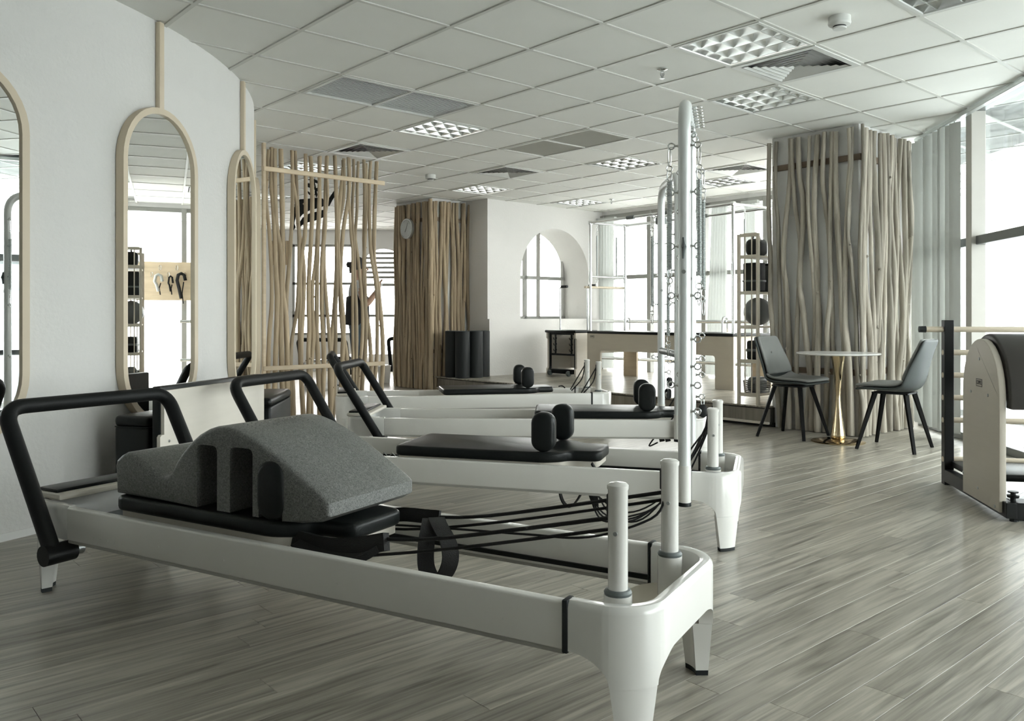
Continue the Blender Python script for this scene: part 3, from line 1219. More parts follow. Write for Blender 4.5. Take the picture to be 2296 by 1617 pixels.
def end_piece(x_in, sgn):
    path = end_path(x_in, sgn)
    tot = path[-1][1]
    straight = abs((RL if sgn > 0 else -0.06) - sgn * 0.13 - x_in)
    sc1 = straight + 0.13 * PI / 4 - 0.01
    sc2 = tot - sc1
    wl, fl, zk = (0.062 if sgn > 0 else 0.076), 0.10, 0.150
    ss = set(s for _, s in path)
    for c in (sc1, sc2):
        for k in range(17):
            t = (k / 16) ** 2
            for sg in (-1, 1):
                q = c + sg * (wl + fl * t)
                if 0 < q < tot:
                    ss.add(q)
    ss = sorted(ss)
    w = MB()
    rings = []
    for s in ss:
        x, y, nx, ny = interp_path(path, s)
        d = min(abs(s - sc1), abs(s - sc2))
        if d <= wl:
            zb = zk
        elif d < wl + fl:
            t = (d - wl) / fl
            zb = RBOT - (RBOT - zk) * (1 - math.sqrt(max(0, 1 - (1 - t) ** 2)))
        else:
            zb = RBOT
        prof = [(0.0, zb), (0.0, 0.318), (0.003, 0.328), (0.010, 0.335), (0.030, 0.336), (0.036, 0.332), (0.038, 0.324), (0.038, zb)]
        rings.append([(x + nx * o_, y + ny * o_, z) for o_, z in prof])
    n = len(rings[0])
    v = [p for r_ in rings for p in r_]
    f = []
    for i in range(len(rings) - 1):
        for k in range(n):
            k2 = (k + 1) % n
            f.append((i * n + k, i * n + k2, i * n + n + k2, i * n + n + k))
    f.append(tuple(range(n - 1, -1, -1)))
    f.append(tuple((len(rings) - 1) * n + k for k in range(n)))
    w.add(v, f)
    legs, feet = [], []
    for c in (sc1, sc2):
        lg, ft = MB(), MB()
        for bb_, zs in ((lg, (0.149, 0.10, 0.05, 0.014)), (ft, (0.014, 0.0))):
            rr = []
            for z in zs:
                t = (0.149 - z) / 0.149
                hw = wl - 0.0005 - 0.019 * min(1, t * 1.1)
                th = 0.055 - 0.012 * t
                ring = []
                for k in range(9):
                    x, y, nx, ny = interp_path(path, c - hw + 2 * hw * k / 8)
                    ring.append((x + nx * 0.002 * (1 + 4 * t), y + ny * 0.002 * (1 + 4 * t), z))
                for k in range(8, -1, -1):
                    x, y, nx, ny = interp_path(path, c - hw + 2 * hw * k / 8)
                    ring.append((x + nx * th, y + ny * th, z))
                rr.append(ring)
            n = len(rr[0])
            v = [p for r_ in rr for p in r_]
            f = [tuple(range(n - 1, -1, -1)), tuple((len(rr) - 1) * n + k for k in range(n))]
            for i in range(len(rr) - 1):
                for k in range(n):
                    k2 = (k + 1) % n
                    f.append((i * n + k, i * n + k2, i * n + n + k2, i * n + n + k))
            bb_.add(v, f)
        legs.append(lg)
        feet.append(ft)
    return w, legs, feet


CACHE = {}


def cached(key, fn, m, smooth=35):
    if key not in CACHE:
        me = fn().mesh(key)
        me.materials.append(m)
        if smooth:
            me.shade_smooth()
            me.set_sharp_from_angle(angle=R(smooth))
        CACHE[key] = me
    return CACHE[key]


_h, _hl, _hf = end_piece(2.15, 1)
_t, _tl, _tf = end_piece(0.21, -1)


def rail_mb(v0):
    w = MB()
    w.rbox((1.18, v0, (0.33 + RBOT) / 2), (1.945, 0.034, 0.33 - RBOT), 0.006, 3)
    return w


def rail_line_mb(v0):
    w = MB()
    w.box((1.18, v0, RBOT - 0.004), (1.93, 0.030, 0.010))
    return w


def bolts_mb(v0, s):
    w = MB()
    for u in (0.36, 0.40, 0.44, 0.48, 0.52, 0.70, 1.0, 1.45, 1.98):
        z = 0.245 if u < 0.6 else 0.262
        w.lathe([(0.0, -0.002), (0.0035, -0.002), (0.003, 0.0), (0.0, 0.001)], 8, (u, v0, z), 'y')
    return w


def carriage_outline():
    p = [(0.0, 0.075), (0.76, 0.075), (0.83, 0.115), (0.86, 0.165), (1.0, 0.175), (1.0, 0.425), (0.86, 0.435), (0.83, 0.485), (0.76, 0.525), (0.0, 0.525)]
    n = len(p)
    out = []
    for i in range(n):
        a, b, c = Vector(p[i - 1]), Vector(p[i]), Vector(p[(i + 1) % n])
        rr = min(0.045, (a - b).length * 0.45, (c - b).length * 0.45)
        s, e = b + (a - b).normalized() * rr, b + (c - b).normalized() * rr
        for k in range(5):
            t = k / 4
            q = s * (1 - t) ** 2 + b * (2 * t * (1 - t)) + e * t * t
            out.append((q.x, q.y))
    return out


def pad_fn():
    return pad_mb(MB(), carriage_outline(), 0.326, 0.376, 0.014)


def pan_fn():
    w = MB()
    w.prism(offset_poly(carriage_outline(), 0.014), 0.300, 0.327)
    w.box((0.40, 0.30, 0.27), (0.7, 0.40, 0.06))
    return w


def rest_fn():
    w = MB()
    pad_mb(w, [(0.5 * a, b) for a, b in stadium(0.116 * 2, 0.182 + 0.0, 12)] if False else rrect(0.112, 0.182, 0.05, 6), -0.037, 0.037, 0.022, lambda a, b, c: (a, c, b))
    return w


def seam_fn():
    w = MB()
    for s in (-1, 1):
        pl = rrect(0.090, 0.158, 0.042, 6)
        w.tube([(a, s * 0.0295, b) for a, b in pl], 0.0012, 5, closed=True)
    return w


def post_fn():
    w = MB()
    w.lathe([(0.024, 0.34), (0.024, 0.585), (0.026, 0.588), (0.026, 0.597), (0.020, 0.602), (0.0, 0.604)], 20)
    return w


def collar_fn():
    w = MB()
    w.lathe([(0.026, 0.335), (0.033, 0.335), (0.034, 0.341), (0.030, 0.347), (0.0255, 0.348)], 20)
    return w


def post_base_fn():
    w = MB()
    w.lathe([(0.034, 0.222), (0.034, 0.335), (0.0, 0.336)], 18)
    return w


def bolt_fn():
    w = MB()
    w.lathe([(0.0055, -0.003), (0.0055, 0.001), (0.003, 0.0025), (0.0, 0.003)], 8, (0, 0, 0), 'y')
    return w


def eye_fn():
    w = MB()
    w.tube([(0.030 + 0.013 * math.cos(2 * PI * k / 14), 0, 0.013 * math.sin(2 * PI * k / 14)) for k in range(14)], 0.0032, 6, closed=True)
    w.cyl((-0.004, 0, 0), (0.018, 0, 0), 0.0045, 6)
    w.cyl((0.0, 0, 0), (0.005, 0, 0), 0.0075, 8)
    return w


def reformer(label, O, d, cu, tower=False, detail=True, group='white reformers fanned around the curved wall'):
    ang = math.atan2(d[1], d[0])
    t = thing('reformer', label, 'reformer', (O[0], O[1], 0), ang, group)
    for key, v0, s in (('rail_near', 0.017, -1), ('rail_far', RWID - 0.017, 1)):
        r_ = share('rail', cached(key, lambda: rail_mb(v0), M_white), t)
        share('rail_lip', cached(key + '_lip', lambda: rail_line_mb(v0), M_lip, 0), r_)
        b_ = share('rail_bolts', cached(key + '_bolts', lambda: bolts_mb(-0.0005 if s < 0 else RWID + 0.0005, s), M_white2), r_)
        b_['kind'] = 'stuff'
        v1 = 0.038 if s < 0 else RWID - 0.038
        share('track', cached(key + '_track', lambda: MB().box((1.18, v1, 0.236), (1.93, 0.008, 0.014)), M_blackm, 0), t)
        share('joint_band', cached(key + '_band', lambda: MB().rbox((2.150, v0, 0.274), (0.015, 0.042, 0.126), 0.004, 2), M_rubber), t)
    for key, (w, lg, ft) in (('head_end', (_h, _hl, _hf)), ('foot_end', (_t, _tl, _tf))):
        share(key, cached(key, lambda: w, M_white2, 40), t)
        for k in range(2):
            L_ = share('leg', cached(key + 'leg%d' % k, lambda: lg[k], M_white2, 50), t)
            share('foot', cached(key + 'foot%d' % k, lambda: ft[k], M_rubber, 50), L_)
    share('end_tray', cached('end_tray', lambda: MB().prism(offset_poly(rrect(0.24, 0.59, 0.12, 6, 2.235, 0.30), 0.01), 0.216, 0.224), M_ply, 0), t)
    share('foot_tray', cached('foot_tray', lambda: MB().prism(offset_poly(rrect(0.28, 0.59, 0.10, 6, 0.085, 0.30), 0.01), 0.216, 0.224), M_collar, 0), t)
    for v in (0.105, 0.48):
        share('post_base', cached('post_base', post_base_fn, M_white2), t, (2.24, v, 0))
        p_ = share('post', cached('post', post_fn, M_white2), t, (2.24, v, 0))
        share('collar', cached('collar', collar_fn, M_collar), p_)
        share('bolt', cached('post_bolt', bolt_fn, M_steel), p_, (0.004, -0.0245, 0.485))
        share('pulley_slot', cached('pulley_slot', lambda: MB().rbox((-0.022, 0, 0.545), (0.012, 0.016, 0.06), 0.004, 1), M_blackm), p_)
    # foot bar
    fb = corner_path([(0.20, -0.045, 0.185), (-0.10, -0.045, 0.668), (-0.10, 0.645, 0.668), (0.20, 0.645, 0.185)], 0.075, 8)
    f_ = share('foot_bar', cached('foot_bar', lambda: MB().tube(fb, 0.0285, 14), M_foam_grip, 60), t)

    for s, v in ((-1, -0.045), (1, 0.645)):
        share('pivot_hub', cached('pivot_hub', lambda: MB().cyl((0, 0.034, 0), (0, -0.075, 0), 0.036, 18), M_blackm), f_, (0.20, v, 0.178), (0, 0, 0 if s > 0 else PI))
        share('pivot_sleeve', cached('pivot_sleeve', lambda: MB().cyl((0, -0.074, 0), (0, -0.105, 0), 0.026, 16), M_steel), f_, (0.20, v, 0.182), (0, 0, 0 if s > 0 else PI))
    # standing board at the foot end
    b_ = share('standing_board', cached('standing_board', lambda: MB().rbox((0.03, 0.30, 0.347), (0.16, 0.53, 0.022), 0.008, 2), M_plyw), t)
    share('board_pad', cached('board_pad', lambda: MB().rbox((0.015, 0.30, 0.364), (0.11, 0.50, 0.014), 0.006, 2), M_black), b_)
    # carriage
    c_ = share('carriage', cached('carriage_pan', pan_fn, M_plyw, 30), t, (cu, 0, 0))
    share('carriage_pad', cached('carriage_pad', pad_fn, M_black, 50), c_)
    for v in (0.112, 0.488):
        s_ = share('shoulder_rest', cached('shoulder_rest', rest_fn, M_black, 50), c_, (0.745, v, 0.468))
    share('rest_stitching', cached('rest_seam', seam_fn, M_blackm), c_, (0.745, 0.112, 0.468))
    # springs under the carriage
    def springs():
        w = MB()
        for k in range(4):
            w.tube([(0.20 + i * 0.01, 0.15 + 0.1 * k + 0.009 * math.cos(i * 1.3), 0.262 + 0.009 * math.sin(i * 1.3)) for i in range(int((cu - 0.17) / 0.01))], 0.003, 4)
        return w
    o = obj('springs', springs(), M_steel, t, 60)
    o['kind'] = 'stuff'
    if tower:
        fr = corner_path([(2.13, -0.032, 0.205), (2.13, -0.032, 1.925), (2.10, 0.632, 1.925), (2.10, 0.632, 0.205)], 0.15, 10)
        tw = share('tower_frame', cached('tower_frame', lambda: MB().tube(fr, 0.0265, 18), M_silver, 60), t)

        for v, ut in ((-0.032, 2.13), (0.632, 2.10)):
            share('tower_sleeve', cached('tower_sleeve', lambda: MB().cyl((0, 0, 0.215), (0, 0, 0.37), 0.0285, 18), M_white2), tw, (ut, v, 0))
            share('tower_end_cap', cached('tower_cap', lambda: MB().cyl((0, 0, 0.198), (0, 0, 0.214), 0.029, 18), M_rubber), tw, (ut, v, 0))
        eye = cached('eyebolt', eye_fn, M_chrome)
        for v, ut in ((-0.032, 2.13), (0.632, 2.10)):
            for z in (1.727, 1.53, 1.30, 1.09, 0.905, 0.79, 0.71, 0.60):
                share('eyebolt', eye, tw, (ut + 0.025, v, z), (0, 0, 0))
                if z in (1.727, 1.53, 1.30, 1.09, 0.71):
                    share('eyebolt', eye, tw, (ut - 0.025, v, z), (0, 0, PI))
            share('bolt', cached('tower_bolt', lambda: MB().lathe([(0.009, -0.004), (0.009, 0.0), (0.0, 0.001)], 10, (0, 0, 0), 'y'), M_steel), tw, (ut, v - 0.0255, 1.19))
        for k in range(8):
            share('eyebolt', eye, tw, (2.148 - 0.0025 * k, 0.13 + 0.055 * k, 1.925), (R(90), 0, 0))
        for k in range(3):
            share('eyebolt', eye, tw, (2.13, 0.30 + 0.12 * k, 1.90), (0, R(90), 0))
    return t


REF = [('nearest white reformer carrying the grey foam arc on its carriage', (-1.742, 3.015), (.868, -.497), 0.36, False),
       ('second white reformer with a bare carriage and a slim tower frame', (-1.296, 4.179), (.956, -.292), 0.73, True),
       ('third white reformer, with a tower frame, just in front of the farthest one', (-1.055, 5.498), (.998, -.0585), 1.20, True),
       ('farthest white reformer of the fan, in front of the platform step', (-1.41, 6.90), (.983, .185), 0.85, False)]
REFO = [reformer(*a) for a in REF]
G2 = 'reformers beyond the branch screen'
reformer('reformer beyond the branch screen, half hidden behind the clock column', (-1.24, 12.75), (0.0, 1.0), 0.9, False, False, G2)
reformer('reformer beyond the branch screen, behind the standing person', (-2.45, 12.1), (0.0, 1.0), 0.9, False, False, G2)


def to_world(k, u, v, z):
    O, d = REF[k][1], REF[k][2]
    return Vector((O[0] + d[0] * u - d[1] * v, O[1] + d[1] * u + d[0] * v, z))


# ---- ropes and straps (parts of their reformers)
def rope(k, pts, r=0.0042, name='rope', n=6):
    P = [Vector(p) for p in pts]
    # smooth through points
    out = []
    for i in range(len(P) - 1):
        p0, p1, p2, p3 = P[max(i - 1, 0)], P[i], P[i + 1], P[min(i + 2, len(P) - 1)]
        for q in range(6):
            t = q / 6
            out.append(0.5 * ((2 * p1) + (p2 - p0) * t + (2 * p0 - 5 * p1 + 4 * p2 - p3) * t * t + (3 * p1 - p0 - 3 * p2 + p3) * t ** 3))
    out.append(P[-1])
    return obj(name, MB().tube(out, r, n), M_rope, REFO[k], 60)


# nearest reformer: taut ropes to both posts, padded loops hanging inside the frame
rope(0, [(1.40, 0.47, 0.345), (1.66, 0.47, 0.378), (2.22, 0.48, 0.508)], 0.0055)
rope(0, [(1.05, 0.44, 0.285), (1.32, 0.48, 0.29), (1.7, 0.49, 0.36), (2.22, 0.48, 0.487)], 0.0045)
rope(0, [(1.50, 0.14, 0.36), (1.731, 0.12, 0.399), (2.22, 0.105, 0.515)], 0.0055)
rope(0, [(1.05, 0.16, 0.285), (1.30, 0.12, 0.288), (1.7, 0.115, 0.362), (2.22, 0.105, 0.488)], 0.0045)
rope(0, [(2.23, 0.47, 0.50), (2.20, 0.44, 0.44), (2.02, 0.42, 0.37), (1.8, 0.44, 0.345), (1.45, 0.45, 0.32), (1.2, 0.45, 0.30)], 0.0035)


def strap(k, pts, w_, side, t_=0.006, name='strap'):
    P = [Vector(p) for p in pts]
    out = []
    for i in range(len(P) - 1):
        p0, p1, p2, p3 = P[max(i - 1, 0)], P[i], P[i + 1], P[min(i + 2, len(P) - 1)]
        for q in range(5):
            t = q / 5
            out.append(0.5 * ((2 * p1) + (p2 - p0) * t + (2 * p0 - 5 * p1 + 4 * p2 - p3) * t * t + (3 * p1 - p0 - 3 * p2 + p3) * t ** 3))
    out.append(P[-1])
    return obj(name, MB().ribbon(out, w_, t_, side), M_rope, REFO[k], 60)


strap(0, [(1.25, 0.46, 0.33), (1.33, 0.46, 0.345), (1.42, 0.465, 0.348), (1.47, 0.466, 0.35)], 0.045, (0, 0.3, 1), 0.012)
strap(0, [(1.46, 0.43, 0.352), (1.505, 0.36, 0.345), (1.515, 0.33, 0.30), (1.515, 0.33, 0.235), (1.54, 0.33, 0.20), (1.58, 0.33, 0.215), (1.604, 0.33, 0.265), (1.59, 0.34, 0.315), (1.53, 0.38, 0.35), (1.47, 0.45, 0.352)], 0.052, (0.6, 0.75, 0.0))
strap(0, [(1.17, 0.13, 0.322), (1.30, 0.12, 0.318), (1.42, 0.12, 0.334), (1.52, 0.13, 0.358)], 0.05, (0, 0.25, 1), 0.03)
strap(0, [(1.20, 0.10, 0.312), (1.33, 0.09, 0.298), (1.45, 0.10, 0.312), (1.50, 0.12, 0.34)], 0.035, (0, 1, 0.3), 0.02)
# second reformer: slack ropes looped below the frame
for off in (0.0, 0.05, 0.11):
    rope(1, [(1.62, 0.30, 0.26), (1.66, 0.28, 0.17 - off * .3), (1.72, 0.28, 0.07 - off * .35), (1.84, 0.29, 0.035 + off * .2), (1.96, 0.34, 0.10), (2.10, 0.42, 0.24), (2.22, 0.47, 0.52)], 0.0042)
rope(1, [(1.66, 0.15, 0.27), (1.72, 0.17, 0.17), (1.86, 0.15, 0.11), (2.02, 0.12, 0.20), (2.12, 0.11, 0.38), (2.22, 0.10, 0.52)], 0.0042)
rope(1, [(1.68, 0.16, 0.27), (1.78, 0.14, 0.10), (1.93, 0.13, 0.09), (2.10, 0.11, 0.30), (2.22, 0.10, 0.54)], 0.0042)
strap(1, [(1.506, 0.30, 0.27), (1.506, 0.30, 0.16), (1.525, 0.30, 0.10), (1.56, 0.30, 0.085), (1.60, 0.30, 0.13), (1.63, 0.30, 0.20), (1.64, 0.30, 0.27)], 0.018, (0.3, 0.9, 0.2), 0.007)
strap(1, [(1.68, 0.28, 0.29), (1.685, 0.28, 0.17), (1.69, 0.28, 0.10)], 0.02, (1, 0, 0), 0.007)
strap(1, [(1.70, 0.12, 0.33), (1.72, 0.13, 0.285), (1.70, 0.15, 0.26), (1.74, 0.15, 0.30)], 0.025, (0, 1, 0), 0.008)
# third reformer: strap bundle below the carriage, rope to the posts
for u in (2.05, 2.09, 2.17, 2.21):
    strap(2, [(u - 0.01, 0.25, 0.29), (u, 0.26, 0.215), (u + 0.012, 0.25, 0.155)], 0.034, (1, 0.2, 0), 0.010)
rope(2, [(2.02, 0.2, 0.21), (1.97, 0.22, 0.13), (2.03, 0.24, 0.15)], 0.005)
for v in (0.105, 0.48):
    rope(2, [(2.22, v, 0.55), (2.17, v, 0.42), (2.10, v + 0.02, 0.31)], 0.0045)
    rope(3, [(2.22, v, 0.55), (2.16, v, 0.45), (2.08, v, 0.32)], 0.0055)
    rope(3, [(2.22, v + 0.01, 0.54), (2.19, v, 0.42), (2.09, v, 0.31)], 0.0055)
rope(3, [(2.02, 0.45, 0.34), (1.99, 0.44, 0.36), (1.95, 0.40, 0.36)], 0.006)
rope(1, [(2.215, 0.49, 0.545), (2.20, 0.47, 0.48), (2.14, 0.42, 0.36), (2.08, 0.36, 0.27)], 0.0042)
rope(1, [(2.215, 0.11, 0.55), (2.19, 0.12, 0.45), (2.12, 0.14, 0.33), (2.07, 0.16, 0.25)], 0.0042)


# ---- hanging springs
def coil(h, r, wr, turns):
    n = int(turns * 7)
    return MB().tube([(r * math.cos(2 * PI * turns * k / n), r * math.sin(2 * PI * turns * k / n), -h * k / n) for k in range(n + 1)], wr, 4)


def oval(w_, h_, z):
    return [(w_ / 2 * math.cos(2 * PI * k / 14), 0, z + h_ / 2 * math.sin(2 * PI * k / 14)) for k in range(14)]


def tension_spring(label, loc, h, r=0.0105, clip=True, low=True, rz=0.0, scale=1.0, group='hanging exercise springs'):
    t = thing('tension_spring', label, 'spring', tuple(loc), rz, group)
    z = 0.0
    if clip:
        w = MB()
        w.tube(oval(0.012, 0.085, -0.045), 0.0022, 5, closed=True)
        obj('snap_hook', w, M_chrome, t)
        w = MB()
        w.tube(oval(0.024, 0.024, -0.094), 0.0028, 5, closed=True)
        obj('ring', w, M_chrome, t)
        w = MB()
        w.tube(oval(0.020, 0.045, -0.124), 0.0020, 5, closed=True)
        obj('end_loop', w, M_steel, t)
        z = -0.147
    o = obj('coil', coil(h, r, 0.0026, h / 0.0062), M_alu, t, 60)
    o.location = (0, 0, z)
    o = obj('spring_core', MB().cyl((0, 0, z), (0, 0, z - h), r * 0.82, 10), M_steel, t)
    if low:
        zz = z - h
        w = MB()
        w.tube(oval(0.018, 0.04, zz - 0.02), 0.0022, 5, closed=True)
        obj('end_loop', w, M_steel, t)
        w = MB()
        w.tube(oval(0.026, 0.026, zz - 0.05), 0.003, 5, closed=True)
        obj('ring', w, M_chrome, t)
        w = MB()
        w.tube(oval(0.013, 0.075, zz - 0.095), 0.0024, 5, closed=True)
        obj('snap_hook', w, M_chrome, t)
    return t


tension_spring('long spring hanging on the left side of the tall near tower pole', to_world(1, 2.068, -0.032, 1.726), 0.375)
tension_spring('long spring hanging on the right side of the tall near tower pole', to_world(1, 2.192, -0.032, 1.726), 0.40)
tension_spring('spring hanging behind the near tower pole from the far upright', to_world(1, 2.162, 0.632, 1.726), 0.44)
tension_spring('spring hanging left of the bent tower post near the trapeze table', to_world(2, 2.036, 0.632, 1.726), 0.50)
tension_spring('spring hanging on the near post of the rear tower', to_world(2, 2.066, -0.032, 1.726), 0.70)
# small pulleys on the towers
for k, (u, v, z, lab) in enumerate(((2.16, 0.632, 0.585, 'small black pulley hooked low on the near tower far upright'), (2.16, 0.632, 0.585, 'small black pulley hooked low on the bent rear tower post'), (2.065, -0.032, 0.56, 'round black pulley by the lower end of the rear tower springs'))):
    p = to_world(1 if k == 0 else 2, u, v, z)
    t = thing('pulley', lab, 'pulley', tuple(p), 0.3 * k, 'tower pulleys')
    w = MB()
    for s in (-1, 1):
        pad_mb(w, [(a * 1.0, b) for a, b in stadium(0.036, 0.066, 8)], -0.002, 0.002, 0.001, lambda a, b, c, s=s: (a, s * 0.010 + c, b - 0.055))
    obj('cheek', w, M_blackm, t)
    w = MB()
    w.lathe([(0.004, -0.008), (0.020, -0.008), (0.015, 0.0), (0.020, 0.008), (0.004, 0.008)], 16, (0, 0, -0.062), 'y')
    obj('wheel', w, M_chrome, t)
    w = MB()
    w.tube(oval(0.014, 0.034, -0.014), 0.0025, 6, closed=True)
    obj('shackle', w, M_chrome, t)
# dark padded crossbar on the rear tower and a pull-pin on the near pole
o = obj('tower_crossbar', MB().tube([(2.10, 0.632, 0.755), (2.102, 0.60, 0.755), (2.13, 0.0, 0.755), (2.13, -0.032, 0.755)], [0.02, 0.024, 0.024, 0.02], 14), M_collar, REFO[2], 60)
w = MB()
w.tube([(2.128, -0.062, 1.335), (2.130, -0.064, 1.31), (2.131, -0.066, 1.295), (2.130, -0.064, 1.28), (2.128, -0.062, 1.245)], [0.004, 0.007, 0.011, 0.007, 0.004], 8)
obj('latch_lever', w, M_collar, REFO[1])


# ================================================================== FOAM ARC ON THE NEAREST CARRIAGE
A1 = math.atan2(REF[0][2][1], REF[0][2][0])
ob = to_world(0, 0.85, 0.30, 0.376)
arc = thing('foam_arc', 'grey speckled foam arc with a seat dip lying on the nearest carriage', 'foam arc', tuple(ob), A1)
top = [(0.344, 0.478), (0.350, 0.497), (0.376, 0.516), (0.400, 0.527), (0.430, 0.528), (0.465, 0.516), (0.508, 0.496), (0.555, 0.471), (0.580, 0.461), (0.600, 0.459), (0.622, 0.467), (0.640, 0.480),
       (0.651, 0.497), (0.664, 0.517), (0.685, 0.541), (0.713, 0.568), (0.745, 0.595), (0.777, 0.617), (0.815, 0.635), (0.855, 0.647), (0.895, 0.650), (0.935, 0.646), (0.98, 0.634), (1.03, 0.617),
       (1.085, 0.595), (1.14, 0.567), (1.19, 0.540), (1.24, 0.512), (1.285, 0.486), (1.322, 0.464), (1.336, 0.452)]
slots = [(0.771, 0.866, 0.585), (0.925, 1.026, 0.588), (1.052, 1.152, 0.532)]
bot = [(0.352, 0.379)]
for a, b, z in slots:
    bot += [(a, 0.379), (a, z - 0.016), (a + 0.005, z - 0.005), (a + 0.016, z), (b - 0.016, z), (b - 0.005, z - 0.005), (b, z - 0.016), (b, 0.379)]
bot += [(1.22, 0.379), (1.30, 0.392), (1.336, 0.412)]
plain = [(0.352, 0.379), (0.9, 0.379), (1.22, 0.379), (1.30, 0.392), (1.336, 0.412)]
poly_s = bot + top[::-1]
poly_f = plain + top[::-1]
z_top = lambda u: 0.6
w = MB()


def loft(w, poly, lv):
    inslot = [any(a - 1e-6 <= p[0] <= b + 1e-6 for a, b, z in slots) and p[1] < z_top(p[0]) - 0.02 for p in poly]
    base_off = {}
    for o_, v in lv:
        q = offset_poly(poly_f, o_)
        base_off[o_] = {poly_f[i]: q[i] for i in range(len(poly_f))}
    rings = [([base_off[o_].get(p, p if s_ else p) for p, s_ in zip(poly, inslot)], v) for o_, v in lv]
    n = len(poly)
    vv = [(a - 0.85, v - 0.30, b - 0.376) for pl, v in rings for a, b in pl]
    f = [tuple(range(n - 1, -1, -1)), tuple((len(rings) - 1) * n + k for k in range(n))]
    for i in range(len(rings) - 1):
        for k in range(n):
            k2 = (k + 1) % n
            f.append((i * n + k, i * n + k2, i * n + n + k2, i * n + n + k))
    w.add(vv, f)


loft(w, poly_s, [(0.016, 0.090), (0.008, 0.0925), (0.003, 0.0975), (0.0, 0.106), (0.0, 0.200)])
loft(w, poly_f, [(0.0, 0.199), (0.0, 0.401)])
loft(w, poly_s, [(0.0, 0.400), (0.0, 0.494), (0.003, 0.5025), (0.008, 0.5075), (0.016, 0.510)])
obj('foam_body', w, M_foam, arc, 40)
w = MB()
for k in range(9):
    for q in range(7):
        u = 0.90 + 0.018 * q + 0.004 * (k % 2)
        z = 0.6505 - 0.9 * max(0, u - 0.90) ** 1.55
        w.lathe([(0.0, -0.001), (0.0035, -0.001), (0.0025, 0.0015), (0.0, 0.002)], 6, (u - 0.85, 0.17 + 0.03 * k - 0.30, z - 0.376 - 0.0005))
o = obj('grip_dimples', w, M_foam, arc)
o['kind'] = 'stuff'

# ================================================================== JUMP BOARD AND SITTING BOXES BY THE WALL
jb = thing('jump_board', 'pale padded jump board standing on its long edge behind the foam arc', 'board', (-1.669, 3.95, 0), math.atan2(0.87, 0.215))
w = MB()
w.prism([(0, 0.44), (0, 0.648), (0.895, 0.648), (0.895, 0.0), (-0.03, 0.0), (-0.03, 0.43), (-0.02, 0.44)], -0.018, 0.0, lambda a, b, c: (a, c, b))
obj('wood_face', w, M_plyw, jb, 0)
w = MB()
w.rbox((0.45, 0.024, 0.335), (0.91, 0.046, 0.665), 0.008, 2)
obj('pad', w, M_black, jb)
w = MB()
w.lathe([(0.006, -0.003), (0.006, 0.0), (0.0, 0.001)], 10, (0.035, -0.0185, 0.405), 'y')
obj('bolt', w, M_steel, jb)


def sit_box(label, loc, ang, lx, ly, h):
    t = thing('sitting_box', label, 'box', (loc[0], loc[1], 0), ang, 'black padded sitting boxes')
    w = MB()
    w.rbox((lx / 2, ly / 2, (h - 0.05) / 2 + 0.004), (lx, ly, h - 0.058), 0.018, 3)
    obj('box_body', w, M_black, t)
    w = MB()
    w.rbox((lx / 2, ly / 2, h - 0.028), (lx + 0.004, ly + 0.004, 0.055), 0.022, 3)
    obj('seat_pad', w, M_black, t)
    for zz in (h - 0.055,):
        w = MB()
        w.ring([(a + lx / 2, b + ly / 2) for a, b in rrect(lx + 0.006, ly + 0.006, 0.02)], [(a + lx / 2, b + ly / 2) for a, b in rrect(lx - 0.01, ly - 0.01, 0.02)], zz - 0.002, zz + 0.002)
        obj('piping', w, M_blackm, t)
    return t


sit_box('black padded box against the curved wall below the mirror, left of the pale jump board', (-1.746, 3.992), math.atan2(.956, .29), 0.44, 0.205, 0.52)
sit_box('black padded box framed by the second reformer foot bar, right of the jump board', (-1.428, 4.92), math.atan2(.996, -.085), 0.66, 0.30, 0.52)

# ================================================================== BISTRO TABLE AND CHAIRS
tb = thing('bistro_table', 'small round marble topped table with trumpet shaped brass pedestal', 'table', (2.61, 6.65, 0))
w = MB()
w.lathe([(0.0, 0.698), (0.308, 0.698), (0.318, 0.703), (0.318, 0.708), (0.314, 0.713), (0.0, 0.714)], 48)
obj('table_top', w, M_marble, tb, 30)
w = MB()
w.lathe([(0.030, 0.018), (0.046, 0.030), (0.058, 0.040), (0.056, 0.055), (0.048, 0.10), (0.036, 0.18), (0.026, 0.26), (0.020, 0.33), (0.0185, 0.37), (0.021, 0.42), (0.027, 0.49), (0.036, 0.57), (0.046, 0.64), (0.055, 0.685), (0.060, 0.697)], 32)
obj('pedestal', w, M_gold, tb, 60)
w = MB()
w.lathe([(0.0, 0.0), (0.205, 0.0), (0.207, 0.005), (0.200, 0.010), (0.12, 0.016), (0.065, 0.024), (0.045, 0.034), (0.0, 0.034)], 48)
obj('base', w, M_gold, tb, 60)


def chair_surface(off=0.0, wf=1.0, t0=0, t1=None):
    prof = [(.225, .452, .195, .0), (.19, .458, .208, .004), (.12, .454, .215, .010), (.03, .446, .22, .018), (-.06, .440, .22, .026), (-.125, .445, .219, .036), (-.165, .465, .216, .046), (-.190, .505, .212, .052),
            (-.205, .56, .207, .050), (-.220, .63, .199, .040), (-.236, .70, .188, .028), (-.250, .765, .172, .016), (-.260, .810, .150, .008), (-.264, .832, .118, .004)]
    prof = prof[t0:t1]
    rows = []
    for i, (x, z, hw, cu) in enumerate(prof):
        a, b = prof[max(i - 1, 0)], prof[min(i + 1, len(prof) - 1)]
        tx, tz = b[0] - a[0], b[1] - a[1]
        l = math.hypot(tx, tz)
        nx, nz = tz / l, -tx / l
        row = []
        for k in range(11):
            s = -1 + 2 * k / 10
            d = cu * 1.25 * abs(s) ** 2.4 + off
            row.append((x + nx * d, s * (hw * 1.12 + (0.03 if z > 0.78 else 0.0)) * wf, z + nz * d))
        rows.append(row)
    return rows


